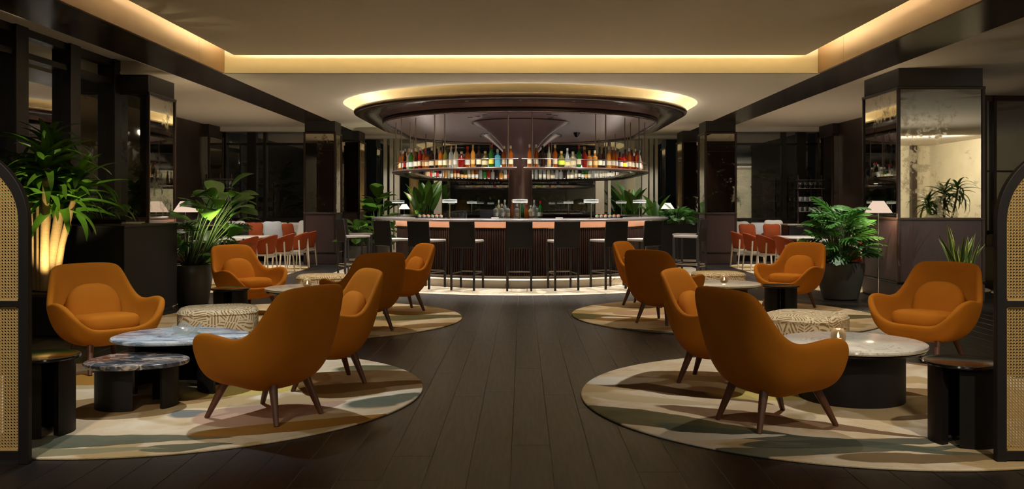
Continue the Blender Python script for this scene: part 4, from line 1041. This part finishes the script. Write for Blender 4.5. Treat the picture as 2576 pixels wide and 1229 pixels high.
# glass-topped counter lamps
def counter_lamp(x, y, lab):
    t = thing('counter_lamp', lab, 'lamp', (x, y, 1.1075), 0, 'glass disc counter lamps')
    obj('base', MB().lathe([(.045, 0), (.045, .012), (.012, .018)], 24), M['chrome'], t, smooth=40)
    obj('stem', MB().lathe([(.011, .012), (.011, .27)], 14), M['chrome'], t, smooth=40)
    obj('disc', MB().lathe([(.02, .262), (.118, .262), (.12, .27), (.12, .274), (.02, .274)], 32), M['lampglow'], t, smooth=40)
    gs = obj('glass_shade', MB().lathe([(.122, .255), (.124, .262), (.124, .305), (.118, .312), (.02, .318)], 32), M['clear'], t, smooth=40)
    obj('top_cap', MB().lathe([(.02, .312), (.018, .33), (.006, .335)], 14), M['chrome'], gs)
for x, y, lab in ((-1.19, 15.15, 'glass disc lamp on the counter beside the glass rack, left of the tablet'), (-1.25, 22.95, 'small glass disc lamp on the rear counter, left of the tablet'), (-.03, 14.95, 'glass disc lamp in front of the green bottle at the pillar'),
    (1.16, 22.9, 'small glass disc lamp on the rear counter, first right of the pillar'), (1.14, 15.15, 'glass disc lamp on the counter, second right of the pillar'), (2.29, 21.2, 'small glass disc lamp on the rear counter near the strelitzia'), (2.16, 16.9, 'glass disc lamp at the right end of the counter'), (-2.45, 18.2, 'glass disc lamp at the left end of the counter')):
    counter_lamp(x, y, lab)
# cone floor lamps
def floor_lamp(x, y, zs, lab, k=1.0, white=False):
    t = thing('floor_lamp', lab, 'lamp', (x, y, 0), 0, 'cone shade floor lamps')
    obj('base', MB().lathe([(.13*k, 0), (.13*k, .012), (.02, .022)], 32), M['chrome'], t, smooth=40)
    obj('pole', MB().lathe([(.013, .012), (.013, .45), (.007, .46), (.007, zs+.02)], 12), M['chrome'], t, smooth=40)
    r0, r1, h = .185*k, .075*k, .165*k
    ls = obj('lamp_shade', MB().lathe([(r0, zs), (r1, zs+h), (r1-.003, zs+h), (r0-.003, zs)], 36, cap=False), M['shade_white' if white else 'shade'], t, smooth=60)
    obj('spider', MB().box(-r1+.002, -.003, zs+h-.006, r1-.002, .003, zs+h-.003), M['chrome'], ls)
    lamp('lamp_bulb', 'POINT', (x, y, zs+.05), 14*k, (1, .76, .5), soft=.05)
floor_lamp(4.93, 12.72, 1.22, 'floor lamp with pink-white cone shade beside the round planter and large mirrored column')
floor_lamp(-5.16, 14.1, 1.22, 'floor lamp with pink-white cone shade beside the mirrored column on the left')
floor_lamp(-3.02, 23.6, 1.22, 'distant white cone lamp beside the strelitzia left of the bar', .8, True)
floor_lamp(3.55, 22.4, 1.23, 'distant white cone lamp above the ferns at the right end of the bar', .9, True)
# service items on the counter
def small(name, mb, mat, x, y, z, lab, cat, grp=None, smooth=40): return tag(obj(name, mb, mat, loc=(x, y, z), smooth=smooth), lab, cat, grp)
for i in range(6):
    small('tumbler', MB().lathe([(.03, 0), (.036, .09), (.033, .09), (.028, .006)], 14, cap=False), M['clear'], -1.345+.066*i, 16.39+.05*(i % 2), 1.0955, 'clear tumbler standing on the bar mat beside the tablet', 'glass', 'clear tumblers on the bar mat')
tag(obj('bar_mat', MB().prism(superell(.225, .13, 8, 24), 0, .01), M['black_gloss'], loc=(-1.18, 16.42, 1.0855)), 'dark bar mat under the clear tumblers', 'mat')
tag(obj('bar_ledge', MB().prism(superell(.24, .16, 8, 24), 0, 1.085), M['black_wood'], loc=(-1.18, 16.42, 0)), 'dark speed station under the tumblers inside the bar', 'counter')
for cx, nm in ((1.45, 'right'), (-1.55, 'left')):
    t = thing('garnish_tray', 'tray of garnishes on the %s side of the counter' % nm, 'tray', (cx, 15.55, 1.1075), .35 if cx > 0 else -.35)
    obj('tray', MB().prism(superell(.26, .07, 8, 32), 0, .012), M['black_gloss'], t)
    for i in range(6):
        obj('pot', MB().lathe([(.026, .012), (.032, .045), (.029, .045), (.022, .018)], 14, cap=False), M['cream_cloth'], t, loc=(-.2+.08*i, 0, 0), smooth=40)
        obj('garnish', puff(.025, .025, .016, 1, 1, 12, 6), M['rust'] if i % 3 else M['leaf_big'], t, loc=(-.2+.08*i, 0, .043), smooth=180)
for i, (x, y, lab) in enumerate(((-.45, 15.35, 'folded white napkin on the counter in front of the tablet'), (.62, 15.3, 'folded white napkin on the counter, right of the pillar'))):
    small('napkin', MB().box(-.06, -.05, 0, .06, .05, .012), M['paper'], x, y, 1.1075, lab, 'napkin')
tag(obj('cutting_board', MB().prism(superell(.55, .16, 8, 32), 0, .02), M['white_wood'], loc=(.98, 23.15, 1.1075)), 'long pale board on the rear counter right of the pillar', 'board')

# ------------------------------------------------------------------ plants
def leaf_mesh(name, L, W, nseg, droop, fold, shape, mat, uv=False, lobes=0):
    rows = []
    for i in range(nseg+1):
        t = i/nseg; w = W*shape(t); a = droop*t
        y = L*(math.sin(a)/droop if droop else t); z = -L*((1-math.cos(a))/droop if droop else 0)
        row = [(-w, y, z+fold*w), (-w*.5, y, z+fold*w*.4), (0, y, z), (w*.5, y, z+fold*w*.4), (w, y, z+fold*w)]
        rows.append(row)
    mb = MB(); mb.grid(rows); me = mb.mesh(name, mat, 180)
    if uv:
        ul = me.uv_layers.new(name='uv')
        for lp in me.loops: ul.data[lp.index].uv = ((lp.vertex_index % 5-2)/2, 0)
    return me
def split_leaf_mesh(name, L, W, mat, nl=6, droop=.7):
    """broad leaf cut into fingers on both sides of the midrib"""
    mb = MB()
    bend = lambda x, y: (x, L*math.sin(droop*y/L)/droop, -L*(1-math.cos(droop*y/L))/droop-.25*x*x/W)
    mb.add([bend(-.012, 0), bend(.012, 0), bend(.02, L*.5), bend(.004, L), bend(-.004, L), bend(-.02, L*.5)], [(0, 1, 2, 5), (5, 2, 3, 4)])
    for s in (-1, 1):
        for k in range(nl):
            t = (k+.3)/nl; ln = W*(math.sin(PI*(.25+.68*t))**.8); a = R(18+52*t); wd = L/nl*.46
            b0 = Vector((0, L*(.05+.86*t))); d = Vector((s*math.cos(a), math.sin(a))); n_ = Vector((-d.y, d.x))
            P = [b0-n_*wd*.75*s, b0+d*ln*.55-n_*wd*.72*s, b0+d*ln*.9-n_*wd*.35*s, b0+d*ln, b0+d*ln*.88+n_*wd*.42*s, b0+d*ln*.5+n_*wd*.6*s, b0+n_*wd*.75*s]
            mb.add([bend(p.x, p.y) for p in P], [(0, 1, 5, 6), (1, 2, 4, 5), (2, 3, 4)])
    tip = [(-.02, L*.88), (.02, L*.88), (.045, L*1.02), (0, L*1.15), (-.045, L*1.02)]
    mb.add([bend(*p) for p in tip], [(0, 1, 2, 3, 4)])
    return mb.mesh(name, mat, 180)
sh_strap = lambda t: max(.04, (min(1, t*5+.25))*(1-t)**.55)
sh_ovate = lambda t: max(.02, math.sin(PI*min(1, t*.93+.05))**.7*(1-.25*t))
sh_fiddle = lambda t: max(.03, (.62+.38*math.sin(PI*(t*1.1-.25)))*min(1, t*7+.05)*min(1, (1-t)*5+.02)**.6)
sh_sword = lambda t: max(.03, min(1, .6+t*1.2)*(1-t**3))
LM = {
 'strap': [leaf_mesh('strap_leaf', .50, .036, 9, d, .5, sh_strap, M['leaf_strap']) for d in (1.0, 1.7, 2.2)],
 'corn': [leaf_mesh('corn_leaf', .46, .06, 9, d, .45, sh_strap, M['leaf_strap']) for d in (.8, 1.5, 2.1)],
 'broad': [leaf_mesh('broad_leaf', .36, .13, 8, d, .22, sh_fiddle, M['leaf_big']) for d in (.4, .9, 1.3)],
 'split': [split_leaf_mesh('split_leaf', .30, .17, M['leaf_dark'], 6, d) for d in (.6, 1.1)],
 'paddle': [leaf_mesh('paddle_leaf', .62, .13, 9, d, .3, sh_ovate, M['leaf_big']) for d in (.35, .8)],
 'sword': [leaf_mesh('sword_leaf', .62, .036, 10, d, .5, sh_sword, M['leaf_sword'], True) for d in (.05, .25)],
}
def put_leaf(par, kind, base, az, el, sc, roll, rg):
    me = rg.choice(LM[kind])
    m = Matrix.Translation(base) @ Matrix.Rotation(az, 4, 'Z') @ Matrix.Rotation(el, 4, 'X') @ Matrix.Rotation(roll, 4, 'Y') @ Matrix.Scale(sc, 4)
    put('leaf', me, par, M=m)
def leaf_dir(az, el): return Vector((-math.sin(az)*math.cos(el), math.cos(az)*math.cos(el), math.sin(el)))
def pot_round(t, r0, r1, h, mat='pot'):
    pr = [(r0*.9, 0), (r0, .015), (r0+(r1-r0)*.55, h*.4), (r1*.99, h*.75), (r1, h-.01), (r1-.008, h), (r1-.03, h), (r1-.035, h-.05)]
    obj('pot', MB().lathe(pr, 48), M[mat], t, smooth=40); obj('mulch', MB().lathe([(r1-.036, h-.06), (r1-.036, h-.035), (r1*.5, h-.02)], 32), M['soil'], t, smooth=60)
def dracaena(name, lab, loc, h0, crowns, kind, nl, seed, sc=1.0, pot=True, up=60, fall=70):
    rg = random.Random(seed); t = thing(name, lab, 'plant', loc)
    for (dx, dy, h, r) in crowns:
        pts = [(dx*.35, dy*.35, h0), (dx*.55, dy*.6, h0+(h-h0)*.4), (dx*.9, dy*.9, h0+(h-h0)*.8), (dx, dy, h)]
        obj('trunk', MB().tube(pts, [r*1.15, r, r*.9, r*.7], 10), M['bark'], t, smooth=60)
        for k in range(nl):
            f = k/nl; az = 2.4*k+rg.uniform(-.3, .3); el = R(up-fall*f+rg.uniform(-12, 12)); b = Vector((dx, dy, h-.22*f*sc))
            put_leaf(t, kind, b, az, el, sc*rg.uniform(.75, 1.15), rg.uniform(-.35, .35), rg)
    return t
t = dracaena('tall_dracaena', 'tall uplit dracaena with bright trunks in a dark planter behind the cane screen', (-5.0, 9.6, 0), .44,
             [(-.02, .0, 1.56, .06), (.13, .12, 1.46, .055), (-.22, .10, 1.70, .05), (.10, -.12, 1.80, .045), (.30, .10, 1.60, .035), (-.05, .22, 2.0, .035)], 'corn', 32, 4, 1.12, True, 66, 52)
obj('planter', MB().box(-.42, -.30, 0, .42, .34, .40), M['black_wood'], t, bevel=.01); obj('mulch', MB().prism(superell(.39, .28, 8, 24), .38, .425), M['soil'], t)
o = thing('uplight', 'small black uplight at the foot of the tall dracaena', 'light', (-4.78, 9.38, .426)); obj('body', MB().box(-.035, -.035, 0, .035, .035, .11), M['black_gloss'], o); obj('lens', MB().lathe([(.024, .11), (.024, .114)], 14), M['lampglow'], o)
# broad-leaved plant beside the low cabinet
def mixed(name, lab, loc, r0, r1, h, stems, seed, spread, mix, hmax, hmin=.1, sc=1.0, square=None, lean=0):
    rg = random.Random(seed); t = thing(name, lab, 'plant', loc)
    if square:
        obj('planter', MB().box(-square[0], -square[1], 0, square[0], square[1], h), M['black_wood'], t, bevel=.008); obj('mulch', MB().box(-square[0]+.02, -square[1]+.02, h-.01, square[0]-.02, square[1]-.02, h+.012), M['soil'], t)
    elif r1: pot_round(t, r0, r1, h)
    st = MB()
    for k in range(stems):
        az = 2.399*k+rg.uniform(-.4, .4); f = (k+.5)/stems; kind = rg.choice(mix(f))
        hh = hmin+(hmax-hmin)*f*rg.uniform(.85, 1.1); rr = spread*(1.05-.75*f)*rg.uniform(.6, 1.1)
        tip = Vector((-math.sin(az)*rr*(square[0]/square[1]*.5 if square else 1)+lean*f, math.cos(az)*rr, h+hh)); b = Vector((-math.sin(az)*min(.09, rr), math.cos(az)*min(.09, rr), h-.02))
        if square: b.x = tip.x*.8; b.y = tip.y*.4
        mid = b.lerp(tip, .55)+Vector((0, 0, .10*hh)); st.tube([b, mid, tip], [.009, .008, .005], 6)
        put_leaf(t, kind, tip, az, R(20+28*f+rg.uniform(-20, 15)), sc*rg.uniform(.8, 1.2), rg.uniform(-.5, .5), rg)
    obj('stems', st, M['stem'], t, smooth=60)
    return t
mixed('potted_plant', 'broad-leaved plant in a charcoal pot between the dark cabinet and mustard chair', (-4.42, 12.35, 0), .20, .26, .53, 58, 12, .50, lambda f: ['broad', 'broad', 'split'] if f > .55 else ['split', 'split', 'broad'], .98, .08, 1.02, None, .42)
mixed('potted_plant', 'lush split-leaved plant in a round charcoal planter beside the floor lamp', (4.50, 13.0, 0), .24, .33, .52, 84, 21, .36, lambda f: ['split'], .72, .05, 1.02)
# snake plant
rg = random.Random(5); t = thing('snake_plant', 'snake plant with yellow-edged upright leaves in front of the large mirrored column', 'plant', (5.62, 11.75, 0)); pot_round(t, .17, .22, .45)
for k in range(22):
    az = 2.4*k; r = .03+.10*rg.random(); put_leaf(t, 'sword', Vector((-math.sin(az)*r, math.cos(az)*r, .43)), az, R(88-22*rg.random()), rg.uniform(.65, 1.15), rg.uniform(-.8, .8), rg)
# plants round the back of the bar
mixed('potted_plant', 'fiddle-leaf plant at the left end of the bar, beside the side stools', (-3.42, 21.9, 0), .22, .28, .5, 40, 31, .40, lambda f: ['broad'], 1.05, .1, 1.15)
def strelitzia(lab, loc, n, seed, hmax):
    rg = random.Random(seed); t = thing('strelitzia', lab, 'plant', loc); pot_round(t, .22, .27, .45); st = MB()
    for k in range(n):
        az = 2.4*k+.3; hh = hmax*rg.uniform(.5, 1); rr = .16+.2*rg.random()
        rr *= .8; tip = Vector((-math.sin(az)*rr, math.cos(az)*rr, .45+hh*.85)); st.tube([(tip.x*.2, tip.y*.2, .43), (tip.x*.5, tip.y*.5, .45+hh*.35), tip], [.014, .011, .007], 6)
        put_leaf(t, 'paddle', tip, az, R(82-20*rg.random()), rg.uniform(.85, 1.2), rg.uniform(-.6, .6), rg)
    obj('stems', st, M['stem'], t, smooth=60)
strelitzia('strelitzia with paddle leaves by the cream post left of the bar', (-2.55, 23.9, 0), 15, 41, 1.2)
strelitzia('strelitzia with paddle leaves by the cream posts right of the bar', (2.85, 23.7, 0), 14, 43, 1.2)
strelitzia('strelitzia with one leaning paddle leaf near the slim column right of the bar', (3.52, 24.3, 0), 6, 47, .9)
mixed('fern_planter', 'bright green ferns in a dark trough at the right end of the bar', (3.36, 19.9, 0), 0, 0, .92, 46, 51, .30, lambda f: ['split'], .28, .02, .8, (.42, .2))
mixed('potted_plant', 'small bright plant low behind the side stools at the left end of the bar', (-3.55, 19.9, 0), .2, .25, .45, 22, 53, .3, lambda f: ['broad'], .5, .05, .8)
# low cabinet in front of the left column
t = thing('low_cabinet', 'large plain dark cabinet in front of the mirrored column on the left', 'cabinet', (-5.08, 10.95, 0))
obj('body', MB().box(-.68, -.78, .06, .68, .78, 1.075), M['black_wood'], t, bevel=.004); obj('plinth', MB().box(-.64, -.74, 0, .64, .74, .06), M['black_gloss'], t); obj('top', MB().box(-.69, -.79, 1.075, .69, .79, 1.10), M['black_wood'], t, bevel=.004)
mixed('fern_planter', 'low dark-leaved plants in a trough on the dark cabinet', (-5.3, 11.45, 1.1005), 0, 0, .05, 34, 61, .28, lambda f: ['split', 'strap'], .22, .02, .75, (.42, .14))
for i, (dx, col) in enumerate(((0, 'paper'), (.03, 'cream_cloth'))):
    tag(obj('booklet', MB().box(-.11, -.08, 0, .11, .08, .012), M[col], loc=(-4.72+dx, 11.1, 1.1005+.0125*i), rot=(0, 0, .5+.2*i)), ['white booklet lying at the bottom on the dark cabinet', 'cream booklet lying on top of the white one on the dark cabinet'][i], 'booklet')
# sofa and tray table at the right edge
t = thing('sofa', 'olive sofa half hidden behind the right cane screen', 'sofa', (8.33, 14.6, 0))
obj('seat', MB().box(-.75, -.4, .1, .75, .4, .44), M['olive_cloth'], t, bevel=.05, seg=3); obj('back', MB().box(-.75, .2, .4, .75, .45, .86), M['olive_cloth'], t, bevel=.06, seg=3)
obj('arm', MB().box(-.9, -.42, .1, -.72, .45, .66), M['olive_cloth'], t, bevel=.05, seg=3); obj('arm', MB().box(.72, -.42, .1, .9, .45, .66), M['olive_cloth'], t, bevel=.05, seg=3); obj('plinth', MB().box(-.8, -.35, 0, .8, .4, .1), M['black_wood'], t)
obj('bolster', puff(.26, .11, .11, .8, .8, 20, 10, Matrix.Translation((-.55, .05, .80))), M['olive_cloth'], t, smooth=180)
t = thing('tray_table', 'small round white table at the edge of the right cane screen', 'table', (5.72, 10.6, 0))
obj('tabletop', MB().lathe([(.26, .30), (.28, .312), (.28, .322), (.26, .326)], 40), M['marble_white'], t, smooth=30); obj('stem', MB().lathe([(.03, .02), (.03, .30)], 16), M['black_gloss'], t); obj('foot', MB().lathe([(.2, 0), (.2, .012), (.04, .02)], 30), M['black_gloss'], t)
# plants mirrored in the large column
t = dracaena('tall_dracaena', 'dracaena with several bare stems, seen mirrored in the large column', (8.75, 6.2, 0), .45, [(-.30, 0, 1.45, .025), (.0, .1, 1.62, .03), (.32, 0, 1.72, .025), (-.05, -.2, 1.30, .025)], 'strap', 24, 71, 1.05)
pot_round(t, .26, .34, .46)
mixed('potted_plant', 'dark bushy plant seen mirrored in the large column', (7.55, 5.6, 0), .22, .28, .5, 46, 73, .42, lambda f: ['broad', 'split'], .85, .1, 1.0)
# garden palms
for x, lab in ((-3.32, 'uplit palm trunk outside the doors left of the bar'), (3.35, 'uplit palm trunk outside the doors right of the bar'), (-2.3, 'slim palm trunk outside beside the strelitzia')):
    t = thing('palm_tree', lab, 'tree', (x, 28.4, -.02)); r = .17 if 'slim' not in lab else .09
    obj('trunk', MB().tube([(0, 0, 0), (.02, 0, 1.2), (-.02, 0, 2.6), (.03, 0, 5)], [r*1.2, r, r*.95, r*.85], 14), M['palm_bark'], t, smooth=60)
    rg = random.Random(int(x*10))
    for k in range(0 if 'slim' in lab else 12): put_leaf(t, 'strap', Vector((.03, 0, 5)), .52*k, R(rg.uniform(-10, 60)), 3.2, 0, rg)
for x, y, s in ((-6.5, 24.4, 81), (-5.75, 26.2, 83), (6.3, 24.5, 85), (5.75, 26.4, 87), (-7.9, 26.2, 89), (7.8, 26.4, 91)):
    mixed('garden_shrub', 'dark garden shrub outside the %s lounge window, %s' % ('left' if x < 0 else 'right', {81: 'beside the wide mullion', 83: 'nearest the bar', 85: 'beside the wide mullion', 87: 'nearest the bar', 89: 'farthest from the bar', 91: 'farthest from the bar'}[s]), (x, y, -.02), .22, .28, .4, 34, s, .4, lambda f: ['broad', 'split'], 1.9, .2, 1.5)
